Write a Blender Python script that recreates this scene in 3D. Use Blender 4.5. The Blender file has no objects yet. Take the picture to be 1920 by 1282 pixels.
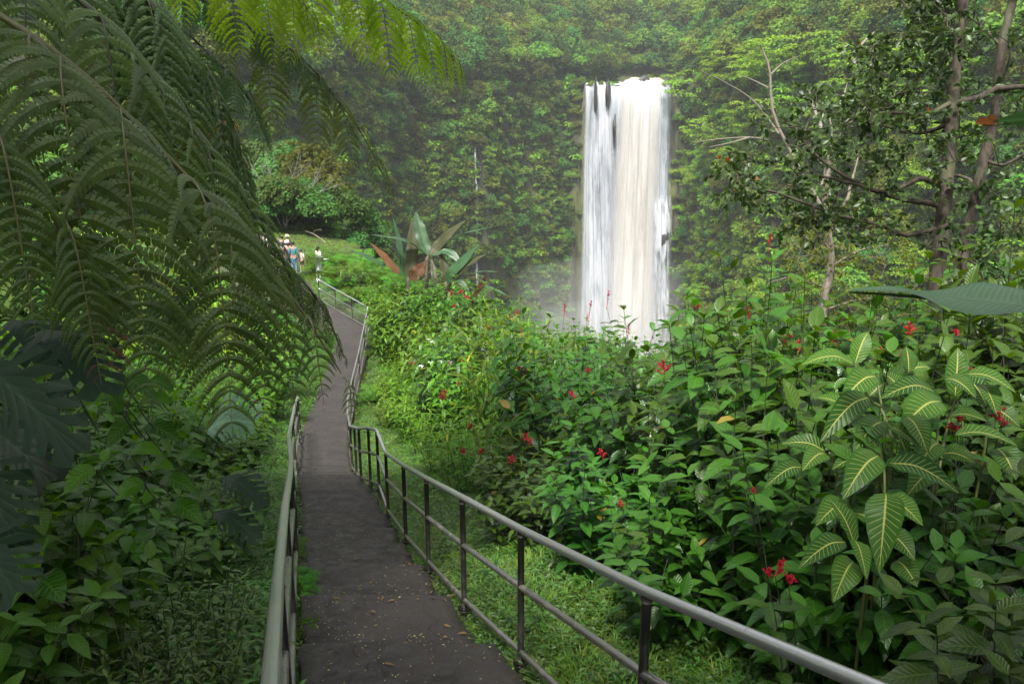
import bpy, math, random
import numpy as np
from mathutils import Vector
sc = bpy.context.scene
COL = sc.collection
R_ = math.radians
# ------------------------------------------------------------------ camera
FPX, PITCH = 1500.0, R_(14.5)
cam_d = bpy.data.cameras.new('camera'); cam = bpy.data.objects.new('camera', cam_d); COL.objects.link(cam)
cam_d.sensor_width = 36; cam_d.lens = 36 * FPX / 1920
cam.rotation_euler = (math.pi / 2 - PITCH, 0, 0); cam.location = (0, 0, 0)
cam_d.clip_start = 0.05; cam_d.clip_end = 3000
sc.camera = cam
CP, SP = math.cos(PITCH), math.sin(PITCH)
def P(px, py, d):
    """world point seen at photo pixel (px, py) at depth d metres along the camera axis"""
    u = (px - 960) / FPX; v = (py - 641) / FPX
    return np.array([u * d, (CP - v * SP) * d, -(SP + v * CP) * d])
# ------------------------------------------------------------------ light
SUN_EL, SUN_AZ = R_(60), R_(195)        # soft sun, high, behind the camera
w = bpy.data.worlds.new('World'); sc.world = w; w.use_nodes = True
nt = w.node_tree; nt.nodes.clear()
sky = nt.nodes.new('ShaderNodeTexSky'); sky.sky_type = 'NISHITA'; sky.sun_disc = False
sky.sun_elevation = SUN_EL; sky.sun_rotation = SUN_AZ; sky.air_density = 1.0; sky.dust_density = 4.0; sky.ozone_density = 1.0
hs = nt.nodes.new('ShaderNodeHueSaturation'); hs.inputs['Saturation'].default_value = 0.12
bg = nt.nodes.new('ShaderNodeBackground'); bg.inputs['Strength'].default_value = 0.14
out = nt.nodes.new('ShaderNodeOutputWorld')
nt.links.new(sky.outputs[0], hs.inputs['Color']); nt.links.new(hs.outputs[0], bg.inputs['Color']); nt.links.new(bg.outputs[0], out.inputs['Surface'])
sl = bpy.data.lights.new('sun', 'SUN'); sl.energy = 3.7; sl.angle = R_(9); sl.color = (1, .96, .9)
sun = bpy.data.objects.new('sun', sl); COL.objects.link(sun)
_sd = Vector((math.sin(SUN_AZ) * math.cos(SUN_EL), math.cos(SUN_AZ) * math.cos(SUN_EL), math.sin(SUN_EL)))
sun.rotation_euler = _sd.to_track_quat('Z', 'Y').to_euler(); sun.location = (0, 0, 60)
sc.view_settings.view_transform = 'Standard'; sc.view_settings.look = 'None'
sc.view_settings.exposure = 1.1; sc.view_settings.gamma = 1
sc.cycles.max_bounces = 7; sc.cycles.diffuse_bounces = 3; sc.cycles.glossy_bounces = 2
sc.cycles.transmission_bounces = 4; sc.cycles.transparent_max_bounces = 16; sc.cycles.volume_bounces = 2
sc.cycles.caustics_reflective = False; sc.cycles.caustics_refractive = False

# ------------------------------------------------------------------ helpers
def nrm(v):
    v = np.asarray(v, float)
    return v / np.maximum(np.linalg.norm(v, axis=-1, keepdims=True), 1e-9)
def interp(x, xs, ys):
    return np.interp(x, xs, ys)
def smooth(e0, e1, x):
    t = np.clip((x - e0) / (e1 - e0), 0, 1); return t * t * (3 - 2 * t)
class MB:
    """collects numpy quads and links them as one mesh object"""
    def __init__(s): s.v = []; s.f = []; s.uv = []; s.sh = []; s.n = 0
    def add(s, verts, faces, uv=None, shade=None):
        verts = np.asarray(verts, float).reshape(-1, 3); faces = np.asarray(faces, int).reshape(-1, 4)
        s.v.append(verts); s.f.append(faces + s.n); s.n += len(verts)
        s.uv.append(np.zeros((len(verts), 2)) if uv is None else np.asarray(uv, float).reshape(-1, 2))
        s.sh.append(np.full(len(faces), .5) if shade is None else np.broadcast_to(np.asarray(shade, float), (len(faces),)))
    def mesh(s, name, mat, smooth_=True):
        me = bpy.data.meshes.new(name)
        v = np.concatenate(s.v); f = np.concatenate(s.f); uv = np.concatenate(s.uv); sh = np.concatenate(s.sh)
        me.vertices.add(len(v)); me.vertices.foreach_set('co', v.astype(np.float32).ravel())
        me.loops.add(f.size); me.loops.foreach_set('vertex_index', f.astype(np.int32).ravel())
        me.polygons.add(len(f)); me.polygons.foreach_set('loop_start', (np.arange(len(f)) * 4).astype(np.int32))
        me.polygons.foreach_set('loop_total', np.full(len(f), 4, np.int32))
        me.polygons.foreach_set('use_smooth', np.full(len(f), smooth_))
        ul = me.uv_layers.new(name='UVMap'); ul.data.foreach_set('uv', uv[f.ravel()].astype(np.float32).ravel())
        at = me.attributes.new('shade', 'FLOAT', 'FACE'); at.data.foreach_set('value', sh.astype(np.float32))
        me.update(calc_edges=True)
        if mat: me.materials.append(mat)
        return me
    def build(s, name, mat, parent=None, smooth_=True):
        o = bpy.data.objects.new(name, s.mesh(name, mat, smooth_)); COL.objects.link(o)
        if parent is not None: o.parent = parent
        return o
    def tube(s, pts, rad, n=8, shade=.5, caps=True):
        pts = np.asarray(pts, float); m = len(pts); rad = np.broadcast_to(np.asarray(rad, float), (m,))
        t = nrm(np.gradient(pts, axis=0)); ref = np.array([0, 0, 1.]) if abs(t[0, 2]) < .9 else np.array([1., 0, 0])
        a = nrm(np.cross(t, ref)); b = np.cross(t, a)
        ang = np.linspace(0, 2 * math.pi, n, endpoint=False)
        ring = pts[:, None] + rad[:, None, None] * (np.cos(ang)[None, :, None] * a[:, None] + np.sin(ang)[None, :, None] * b[:, None])
        i = np.arange(m - 1)[:, None] * n; j = np.arange(n)[None]; k = (j + 1) % n
        f = np.stack([i + j, i + k, i + n + k, i + n + j], -1).reshape(-1, 4)
        L = np.concatenate([[0], np.cumsum(np.linalg.norm(np.diff(pts, axis=0), axis=1))])
        uv = np.stack([np.broadcast_to(ang / 6.283, (m, n)), np.broadcast_to(L[:, None], (m, n))], -1)
        if caps:
            e = [[q, (q + 1) % n, (n - 1 - ((q + 1)) % n), n - 1 - q] for q in range(n // 2 - 0) if q < n // 2 - 1 + 0]
            c0 = np.array([[0 + q, q + 1, n - 2 - q, n - 1 - q] for q in range(n // 2 - 1)])
            f = np.concatenate([f, c0, c0[:, ::-1] + (m - 1) * n])
        s.add(ring.reshape(-1, 3), f, uv.reshape(-1, 2), shade)
    def box(s, c, size, rz=0, shade=.5):
        x, y, z = np.array(size) / 2.; c = np.asarray(c, float)
        v = np.array([[i * x, j * y, k * z] for k in (-1, 1) for j in (-1, 1) for i in (-1, 1)])
        ca, sa = math.cos(rz), math.sin(rz); v = np.stack([v[:, 0] * ca - v[:, 1] * sa, v[:, 0] * sa + v[:, 1] * ca, v[:, 2]], -1) + c
        s.add(v, [[0, 2, 3, 1], [4, 5, 7, 6], [0, 1, 5, 4], [2, 6, 7, 3], [0, 4, 6, 2], [1, 3, 7, 5]], None, shade)
    def leaves(s, p, d, n, L, W, droop=.25, fold=.25, seg=4, kind='ovate', shade=None, wav=0):
        """p,d,n: (m,3) base, direction, face normal; L,W (m,)"""
        p = np.atleast_2d(p); m = len(p); d = nrm(np.broadcast_to(np.asarray(d, float), (m, 3))); n = np.broadcast_to(np.asarray(n, float), (m, 3))
        b = nrm(np.cross(d, n)); n = nrm(np.cross(b, d))
        L = np.broadcast_to(np.asarray(L, float), (m,)); W = np.broadcast_to(np.asarray(W, float), (m,)); dr = np.broadcast_to(np.asarray(droop, float), (m,))
        t = np.linspace(0, 1, seg + 1)
        if kind == 'ovate': wd = np.sin(math.pi * np.clip(t, 0, 1) ** .8) ** .85 * (1 - .25 * t)
        elif kind == 'lance': wd = np.sin(math.pi * t ** .7) ** .9 * (1 - .3 * t)
        elif kind == 'blade': wd = (1 - t) ** .6 * (.6 + .4 * np.sin(math.pi * t))
        elif kind == 'round': wd = np.sqrt(np.clip(1 - (2 * t - 1) ** 2, 0, 1)) * (.75 + .25 * t)
        else: wd = np.minimum(1, np.minimum(t * 6, (1 - t) * 5)) ** .6
        wd = np.maximum(wd, .03)
        T = t[None, :, None]
        # bend: rotate toward -n of the leaf and world down
        c = p[:, None] + d[:, None] * L[:, None, None] * T * (1 - .3 * dr[:, None, None] * T) + (np.array([0, 0, -1.]) * .7 - n[:, None] * .3) * (dr * L)[:, None, None] * T ** 2
        hw = (W[:, None] * wd[None] * .5)[..., None]
        lift = n[:, None] * hw * fold
        if wav:
            lift = lift + n[:, None] * hw * wav * np.sin(t * 14)[None, :, None]
        vl = c - b[:, None] * hw + lift; vr = c + b[:, None] * hw + lift
        V = np.stack([vl, c, vr], 2)     # m, seg+1, 3, 3
        k = seg + 1
        uv = np.stack([np.broadcast_to(np.array([0, .5, 1])[None], (k, 3)), np.broadcast_to(t[:, None], (k, 3))], -1)
        uv = np.broadcast_to(uv[None], (m, k, 3, 2))
        i = (np.arange(seg) * 3)[:, None]; q = np.array([0, 1])[None]
        F = np.stack([i + q, i + q + 1, i + q + 4, i + q + 3], -1).reshape(-1, 4)
        F = (np.arange(m) * k * 3)[:, None, None] + F[None]
        sh = rng.random(m) if shade is None else np.broadcast_to(np.asarray(shade, float), (m,))
        s.add(V.reshape(-1, 3), F.reshape(-1, 4), uv.reshape(-1, 2), np.repeat(sh, seg * 2))
rng = np.random.default_rng(7)
def tag(o, label=None, cat=None, group=None, kind=None):
    if label: o['label'] = label
    if cat: o['category'] = cat
    if group: o['group'] = group
    if kind: o['kind'] = kind
    return o
def empty(name, loc=(0, 0, 0), rz=0, scale=1):
    o = bpy.data.objects.new(name, None); COL.objects.link(o); o.location = tuple(loc); o.rotation_euler = (0, 0, rz)
    o.scale = (scale,) * 3 if np.isscalar(scale) else tuple(scale); o.empty_display_size = .1
    return o
def copy_tree(o, parent=None):
    c = o.copy(); COL.objects.link(c)
    if parent is not None: c.parent = parent
    for ch in list(o.children): copy_tree(ch, c)
    return c
def curve_pts(pts, n):
    """Catmull-Rom through pts -> n points"""
    p = np.asarray(pts, float); p = np.concatenate([[2 * p[0] - p[1]], p, [2 * p[-1] - p[-2]]])
    u = np.linspace(0, len(pts) - 1 - 1e-6, n); i = u.astype(int); f = (u - i)[:, None]
    a, b, c, d = p[i], p[i + 1], p[i + 2], p[i + 3]
    return .5 * (2 * b + (c - a) * f + (2 * a - 5 * b + 4 * c - d) * f ** 2 + (3 * b - a - 3 * c + d) * f ** 3)

# ------------------------------------------------------------------ materials
def new_mat(name):
    m = bpy.data.materials.new(name); m.use_nodes = True; m.node_tree.nodes.clear(); return m, m.node_tree
class NT:
    def __init__(s, t): s.t = t
    def n(s, typ, **kw):
        x = s.t.nodes.new('ShaderNode' + typ)
        for k, v in kw.items(): setattr(x, k, v)
        return x
    def l(s, a, b): s.t.links.new(a, b)
    def val(s, sock, v):
        if hasattr(v, 'is_linked') or hasattr(v, 'links'): s.l(v, sock)
        else: sock.default_value = v
    def math(s, op, a, b=None, clamp=False):
        x = s.n('Math', operation=op); x.use_clamp = clamp; s.val(x.inputs[0], a)
        if b is not None: s.val(x.inputs[1], b)
        return x.outputs[0]
    def mix(s, f, a, b):
        x = s.n('Mix', data_type='RGBA'); s.val(x.inputs[0], f)
        s.val(x.inputs[6], (*a, 1) if isinstance(a, tuple) and len(a) == 3 else a); s.val(x.inputs[7], (*b, 1) if isinstance(b, tuple) and len(b) == 3 else b)
        return x.outputs[2]
    def noise(s, scale, detail=3, rough=.5, vec=None, dim='3D'):
        x = s.n('TexNoise'); x.inputs['Scale'].default_value = scale; x.inputs['Detail'].default_value = detail; x.inputs['Roughness'].default_value = rough
        if vec is not None: s.l(vec, x.inputs['Vector'])
        return x.outputs['Fac']
    def ramp(s, f, a, b, lo=0., hi=1.):
        x = s.n('MapRange'); x.interpolation_type = 'SMOOTHSTEP'; s.val(x.inputs[0], f); x.inputs[1].default_value = a; x.inputs[2].default_value = b; x.inputs[3].default_value = lo; x.inputs[4].default_value = hi
        return x.outputs[0]
def leaf_mat(name, ca, cb, rough=.4, trans=.3, vein=None, veincol=None, nv=9, spec=.5, objvar=.35, transcol=None, bump=.25, warm=None, midrib=True, patch=None):
    m, t = new_mat(name); g = NT(t)
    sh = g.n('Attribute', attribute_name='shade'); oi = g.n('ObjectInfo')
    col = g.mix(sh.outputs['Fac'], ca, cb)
    hv = g.n('HueSaturation'); g.l(col, hv.inputs['Color'])
    hv.inputs['Hue'].default_value = .5
    g.l(g.math('ADD', g.math('MULTIPLY', oi.outputs['Random'], objvar * .10), .5 - objvar * .05), hv.inputs['Hue'])
    g.l(g.math('ADD', g.math('MULTIPLY', oi.outputs['Random'], objvar * 1.2), 1 - objvar * .6), hv.inputs['Value'])
    col = hv.outputs[0]
    if patch:
        geo = g.n('NewGeometry'); pn = g.noise(.035, 4, .6, geo.outputs['Position']); col = g.mix(g.ramp(pn, .44, .64, 0, .5), col, patch)
    if warm: col = g.mix(g.math('GREATER_THAN', sh.outputs['Fac'], warm[1]), col, warm[0])
    height = None
    if vein is not None:
        uv = g.n('UVMap'); sx = g.n('SeparateXYZ'); g.l(uv.outputs[0], sx.inputs[0])
        au = g.math('ABSOLUTE', g.math('SUBTRACT', sx.outputs[0], .5))
        ph = g.math('FRACT', g.math('SUBTRACT', g.math('MULTIPLY', sx.outputs[1], nv), g.math('MULTIPLY', g.math('POWER', au, .8), 3.2)))
        tri = g.math('ABSOLUTE', g.math('SUBTRACT', ph, .5))     # 0 at vein
        vm = g.ramp(tri, vein * .35, vein, 1, 0)
        vm = g.math('MULTIPLY', vm, g.ramp(au, .36, .47, 1, 0))
        mr = g.ramp(au, .018 * (1 if not veincol else .9), .045 * (1 if not veincol else .85), 1, 0)
        allv = g.math('MAXIMUM', vm, mr)
        if veincol: col = g.mix(allv, col, veincol)
        else: col = g.mix(g.math('MULTIPLY', allv, .35), col, tuple(min(1, c * 1.9) for c in cb))
        height = g.math('SUBTRACT', g.math('SINE', g.math('MULTIPLY', tri, 3.14)), allv)
    pr = g.n('BsdfPrincipled'); g.l(col, pr.inputs['Base Color']); pr.inputs['Roughness'].default_value = rough; pr.inputs['Specular IOR Level'].default_value = spec
    if height is not None and bump:
        bp = g.n('Bump'); bp.inputs['Strength'].default_value = bump; bp.inputs['Distance'].default_value = .004; g.l(height, bp.inputs['Height']); g.l(bp.outputs[0], pr.inputs['Normal'])
    tr = g.n('BsdfTranslucent')
    if transcol: tc = g.mix(.75, col, transcol)
    else:
        tc = g.n('HueSaturation'); g.l(col, tc.inputs['Color']); tc.inputs['Hue'].default_value = .485; tc.inputs['Saturation'].default_value = 1.1; tc.inputs['Value'].default_value = 1.9; tc = tc.outputs[0]
    g.l(tc, tr.inputs['Color'])
    mx = g.n('MixShader'); mx.inputs[0].default_value = trans; g.l(pr.outputs[0], mx.inputs[1]); g.l(tr.outputs[0], mx.inputs[2])
    o = g.n('OutputMaterial'); g.l(mx.outputs[0], o.inputs['Surface'])
    return m
def bark_mat(name, a, b, rough=.85, scale=6, stretch=4):
    m, t = new_mat(name); g = NT(t)
    tc = g.n('TexCoord'); mp = g.n('Mapping'); mp.inputs['Scale'].default_value = (stretch, stretch, 1); g.l(tc.outputs['Object'], mp.inputs[0])
    n1 = g.noise(scale, 5, .65, mp.outputs[0]); n2 = g.noise(scale * .35, 3, .5, tc.outputs['Object'])
    col = g.mix(g.ramp(n1, .35, .65), a, b); col = g.mix(g.ramp(n2, .5, .62, 0, .6), col, (.10, .10, .055))
    pr = g.n('BsdfPrincipled'); g.l(col, pr.inputs['Base Color']); pr.inputs['Roughness'].default_value = rough
    bp = g.n('Bump'); bp.inputs['Strength'].default_value = .6; bp.inputs['Distance'].default_value = .02; g.l(n1, bp.inputs['Height']); g.l(bp.outputs[0], pr.inputs['Normal'])
    o = g.n('OutputMaterial'); g.l(pr.outputs[0], o.inputs['Surface']); return m
def plain_mat(name, col, rough=.7, metal=0, var=.25, scale=8, spec=.5):
    m, t = new_mat(name); g = NT(t); tc = g.n('TexCoord')
    n1 = g.noise(scale, 4, .6, tc.outputs['Object'])
    c = g.mix(n1, tuple(x * (1 - var) for x in col), tuple(min(1, x * (1 + var)) for x in col))
    pr = g.n('BsdfPrincipled'); g.l(c, pr.inputs['Base Color']); pr.inputs['Roughness'].default_value = rough; pr.inputs['Metallic'].default_value = metal; pr.inputs['Specular IOR Level'].default_value = spec
    o = g.n('OutputMaterial'); g.l(pr.outputs[0], o.inputs['Surface']); return m

M = {}
M['fern_near'] = leaf_mat('fern_near', (.038, .074, .014), (.070, .126, .022), rough=.38, spec=.5, trans=.3, objvar=.2)
M['fern_dead'] = leaf_mat('fern_dead', (.06, .03, .018), (.11, .055, .03), rough=.8, trans=.15, objvar=.2)
M['fern_light'] = leaf_mat('fern_light', (.14, .235, .015), (.22, .35, .028), rough=.5, trans=.66, spec=.15, objvar=.12)  # lime raised in the base colour to imitate skylight shining through the fronds
M['fern_olive'] = leaf_mat('fern_olive', (.06, .09, .015), (.10, .13, .02), rough=.45, trans=.5, objvar=.2)
M['fern_mid'] = leaf_mat('fern_mid', (.035, .075, .02), (.055, .11, .025), rough=.45, trans=.3, objvar=.2)
M['fern_ground'] = leaf_mat('ground_fern', (.055, .15, .010), (.10, .24, .016), rough=.5, trans=.35, objvar=.45, spec=.2)
M['fern_yellow'] = leaf_mat('fern_yellow', (.55, .25, .02), (.65, .38, .03), rough=.5, trans=.5, objvar=.1)
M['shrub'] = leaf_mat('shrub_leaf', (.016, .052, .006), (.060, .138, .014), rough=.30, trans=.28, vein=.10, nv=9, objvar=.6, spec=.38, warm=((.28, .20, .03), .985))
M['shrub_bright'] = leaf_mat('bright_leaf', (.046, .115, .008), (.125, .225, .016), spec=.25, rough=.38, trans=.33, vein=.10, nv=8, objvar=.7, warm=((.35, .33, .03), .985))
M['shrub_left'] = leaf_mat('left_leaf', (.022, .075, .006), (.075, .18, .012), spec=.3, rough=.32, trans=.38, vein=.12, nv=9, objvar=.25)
M['cover'] = leaf_mat('ground_cover_leaf', (.045, .105, .02), (.09, .18, .03), rough=.45, trans=.3, objvar=.5)
M['grass'] = leaf_mat('grass_blade', (.085, .18, .015), (.16, .29, .025), rough=.5, trans=.35, objvar=.5, warm=((.32, .27, .09), .93))
M['cover_dark'] = leaf_mat('dark_cover_leaf', (.045, .12, .012), (.09, .20, .02), rough=.4, trans=.3, objvar=.5)
M['zebra'] = leaf_mat('zebra_leaf', (.020, .066, .010), (.055, .13, .016), rough=.36, trans=.25, vein=.055, veincol=(.40, .42, .11), nv=13, spec=.2, objvar=.2)
M['monstera'] = leaf_mat('shaded_monstera_leaf', (.004, .014, .006), (.008, .024, .009), rough=.48, trans=.05, vein=.06, nv=7, spec=.16, objvar=.2)  # leaf base darkened to stand in for deep shade under the tree fern
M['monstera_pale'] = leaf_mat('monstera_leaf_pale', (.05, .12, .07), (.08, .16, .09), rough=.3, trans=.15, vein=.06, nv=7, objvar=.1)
M['tree_leaf'] = leaf_mat('glossy_leaf', (.028, .058, .014), (.055, .105, .022), rough=.42, trans=.25, objvar=.3, warm=((.30, .09, .02), .997), spec=.4)
M['far_a'] = leaf_mat('forest_leaf', (.075, .125, .014), (.16, .235, .032), rough=.7, trans=.3, objvar=1.1, spec=.1, patch=(.15, .19, .03))
M['far_b'] = leaf_mat('dark_forest_leaf', (.038, .085, .016), (.085, .15, .028), rough=.7, trans=.25, objvar=.9, spec=.1, patch=(.04, .095, .03))
M['far_y'] = leaf_mat('pale_forest_leaf', (.17, .19, .05), (.27, .28, .09), rough=.7, trans=.3, objvar=.3, spec=.1)
M['far_u'] = leaf_mat('umbrella_leaf', (.13, .24, .02), (.22, .37, .04), rough=.7, trans=.35, objvar=.3, spec=.1)
M['banana'] = leaf_mat('banana_leaf', (.022, .06, .022), (.035, .085, .028), rough=.4, trans=.2, vein=.3, nv=60, objvar=.3, bump=.3, spec=.55)
M['banana_brown'] = leaf_mat('dry_banana_leaf', (.10, .042, .018), (.15, .07, .028), rough=.6, trans=.25, vein=.3, nv=60, objvar=.1)
M['banana_olive'] = leaf_mat('olive_banana_leaf', (.032, .036, .012), (.05, .052, .016), rough=.5, trans=.25, vein=.3, nv=60, objvar=.1)
M['red'] = leaf_mat('red_flower', (.36, .006, .022), (.50, .012, .04), rough=.5, trans=.2, objvar=.1, transcol=(.6, .01, .04))
M['white_petal'] = leaf_mat('white_flower', (.75, .75, .72), (.8, .8, .8), rough=.5, trans=.3, objvar=.05)
M['stem_green'] = plain_mat('green_stem', (.05, .10, .03), .5)
M['stem_dark'] = plain_mat('dark_stem', (.045, .05, .03), .7)
M['stem_yellow'] = plain_mat('yellow_stem', (.085, .11, .025), .5)
M['rachis'] = plain_mat('fern_stalk', (.085, .085, .028), .45)
M['rachis_dark'] = plain_mat('dark_fern_stalk', (.035, .04, .02), .6)
M['bark'] = bark_mat('bark', (.022, .016, .010), (.066, .050, .034))
M['bark_dark'] = bark_mat('dark_bark', (.05, .04, .028), (.11, .09, .06))
M['bark_pale'] = bark_mat('pale_bark', (.14, .125, .10), (.28, .26, .22))
M['bark_grey'] = bark_mat('grey_bark', (.09, .075, .055), (.20, .17, .13))
M['dead_wood'] = bark_mat('dead_wood', (.17, .155, .14), (.30, .28, .255))
# ------------------------------------------------------------------ path line
# (depth, right edge px, left edge px) at each railing post
edge_px = [(4.84, (972, 1271), (569, 1271)), (5.9, (866, 1166), (565, 1166)), (7.34, (800, 1084), (563, 1084)), (8.8, (757, 1029), (563, 1029)),
           (10.9, (727, 977), (563, 977)), (12.6, (686, 908), (561, 908)), (15.5, (661, 882), (558, 882)), (20.3, (656, 815), (563, 812)), (25.5, (676, 712), (604, 712)),
           (31, (691, 619), (628, 619)), (34, (600, 564), (548, 562))]
ER = [P(a[0], a[1], d) for d, a, b in edge_px]; EL = [P(b[0], b[1], d) for d, a, b in edge_px]
_g = lambda Y: -1.86 - .315 * Y
ER = [np.array([1.98 + .35 * 3, -3, _g(-3)]), np.array([1.72, 0, _g(0)]), np.array([.95, 2.0, _g(2.)])] + ER + [P(573, 528, 39.5), P(520, 503, 45), P(470, 480, 52)]
EL = [np.array([.75, -3, _g(-3)]), np.array([-.05, 0, _g(0)]), np.array([-.62, 2.0, _g(2.)])] + EL + [P(528, 526, 39), P(480, 505, 43.5), P(430, 484, 50)]
NS = 260
CR = curve_pts(ER, NS); CL = curve_pts(EL, NS); CC = (CR + CL) / 2
PATH_S = np.concatenate([[0], np.cumsum(np.linalg.norm(np.diff(CC[:, :2], axis=0), axis=1))])
# make the two edges level with each other
zz = (CR[:, 2] + CL[:, 2]) / 2
k = np.ones(9) / 9; zz = np.convolve(np.pad(zz, 4, mode='edge'), k, 'valid'); CR[:, 2] = CL[:, 2] = CC[:, 2] = zz
PTAN = nrm(np.gradient(CC[:, :2], axis=0)); HW = np.linalg.norm(CR - CL, axis=1) / 2
def path_near(x, y):
    """signed lateral distance (right +), path height, index of nearest path point"""
    x = np.atleast_1d(x).astype(float); y = np.atleast_1d(y).astype(float)
    s = np.empty(len(x)); z = np.empty(len(x)); ii = np.empty(len(x), int)
    for a in range(0, len(x), 20000):
        dx = x[a:a + 20000, None] - CC[None, :, 0]; dy = y[a:a + 20000, None] - CC[None, :, 1]
        d2 = dx * dx + dy * dy; i = d2.argmin(1); r = np.arange(len(i))
        ddx, ddy = dx[r, i], dy[r, i]; t = PTAN[i]
        lat = ddx * t[:, 1] - ddy * t[:, 0]
        s[a:a + 20000] = np.sign(lat) * np.sqrt(d2[r, i])
        wgt = 1 / (d2 + .05) ** 2; z[a:a + 20000] = (wgt * CC[None, :, 2]).sum(1) / wgt.sum(1)
        ii[a:a + 20000] = i
    return s, z, ii
AZK = np.radians([-180, -120, -70, -45, -33, -25, -16, -8, 0, 4.2, 4.8, 11.2, 11.9, 14, 18, 24, 32, 45, 70, 120, 180])
RK = np.array([420, 420, 260, 120, 95, 100, 135, 185, 225, 244, 252, 252, 246, 205, 165, 140, 120, 130, 260, 420, 420.])
FALL_A0, FALL_A1 = .0845, .1985
def wob(x, y, s, seed=0.):
    return (np.sin(x / s + 1.3 + seed) * np.cos(y / s * 1.17 + .4 + seed) + .5 * np.sin(x / s * 2.3 + y / s * 1.9 + seed) + .25 * np.cos(x / s * 4.7 - y / s * 4.1))
_lp = np.array([P(556, 516, 41.5), P(592, 508, 41), P(480, 440, 51), P(600, 493, 45)]); LAWN = np.linalg.lstsq(np.c_[_lp[:, :2], np.ones(4)], _lp[:, 2], rcond=None)[0]
def terrain(x, y):
    x = np.atleast_1d(x).astype(float); y = np.atleast_1d(y).astype(float)
    s, z, i = path_near(x, y)
    az = np.arctan2(x, y); r = np.hypot(x, y)
    side = np.where(s < 0, .20 * np.clip(-s - 1.1, 0, 8), 0)
    edge = np.interp(CC[i, 1], [0, 10, 20, 32, 60], [9, 8.5, 7.0, 5.0, 3.5]) + 45 * (1 - smooth(-.26, -.20, az)) * (CC[i, 1] > 38)
    side = np.where(s > edge, -.85 * (s - edge), side)
    near = z + side + np.where(np.abs(s) > 1.2, .10 * wob(x, y, 1.7), 0) * np.clip((np.abs(s) - 1.2), 0, 1) - np.where((s > 0) & (s < 3), .02 * s, 0)
    lm = smooth(40.5, 43.5, y) * (1 - smooth(54, 60, y)) * smooth(-26, -20, x) * (1 - smooth(-10.2, -8.8, x)) * smooth(.9, 2.0, np.abs(s))
    near = near * (1 - lm) + (LAWN[0] * x + LAWN[1] * y + LAWN[2]) * lm
    near = np.maximum(near, -86 + 2 * wob(x, y, 13))
    onpath = smooth(HW[i] + .55, HW[i] + .12, np.abs(s)) if False else 1 - smooth(HW[i] + .08, HW[i] + .45, np.abs(s))
    near = near * (1 - onpath) + (z - .14) * onpath
    Rr = np.interp(az, AZK, RK) + np.where((az > -.9) & (az < .9), 3.5 * np.sin(az * 41) + 2.0 * np.sin(az * 97 + 1), 0) * (1 - smooth(.03, 0, np.maximum(FALL_A0 - az, az - FALL_A1)))
    t = r - Rr
    lip = .058 * Rr + 1.5 * np.sin(az * 33) * (1 - smooth(.05, 0, np.maximum(FALL_A0 - az, az - FALL_A1)))
    inf = (1 - smooth(-.005, .02, np.maximum(FALL_A0 - az, az - FALL_A1)))   # river notch
    face = -86 + (lip + 86) * np.clip((t + 2) / (20 - 15 * inf), 0, 1)
    slope = lip + 75 * (1 - np.exp(-np.maximum(t - 18, 0) * .62 / 75)) * (1 - inf * (1 - smooth(30, 60, t)) * .75)
    cl = np.where(t < 18 - 15 * inf, face, np.maximum(lip, slope)) + np.where(t > 0, 1.2 * wob(x, y, 9), 0) * (1 - inf)
    far_ok = (np.abs(az) < 3.2)
    return np.where((t > -3) & far_ok & (r > 60), np.maximum(near, cl), near)
def tz(x, y): return float(terrain(x, y)[0])

YT = np.array([(-400, 640), (0, 640), (200, 650), (350, 700), (450, 760), (540, 700), (600, 480), (640, 465), (700, 500), (760, 545), (850, 552), (950, 590), (1000, 635), (1100, 632), (1180, 680), (1240, 690), (1290, 610), (1400, 585), (1500, 605), (1600, 560), (1920, 560), (2600, 560)], float)
def zlimit(x, y):
    """highest z at ground position (x,y) that stays under the photographed skyline of the thicket"""
    d0 = CP * y + .3 * y; px = 960 + FPX * x / (y * 1.0 * CP + .2 * y + .01)
    yt = np.interp(px, YT[:, 0], YT[:, 1]); v = (yt - 641) / FPX
    return -(SP + v * CP) / (CP - v * SP) * y, px
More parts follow.
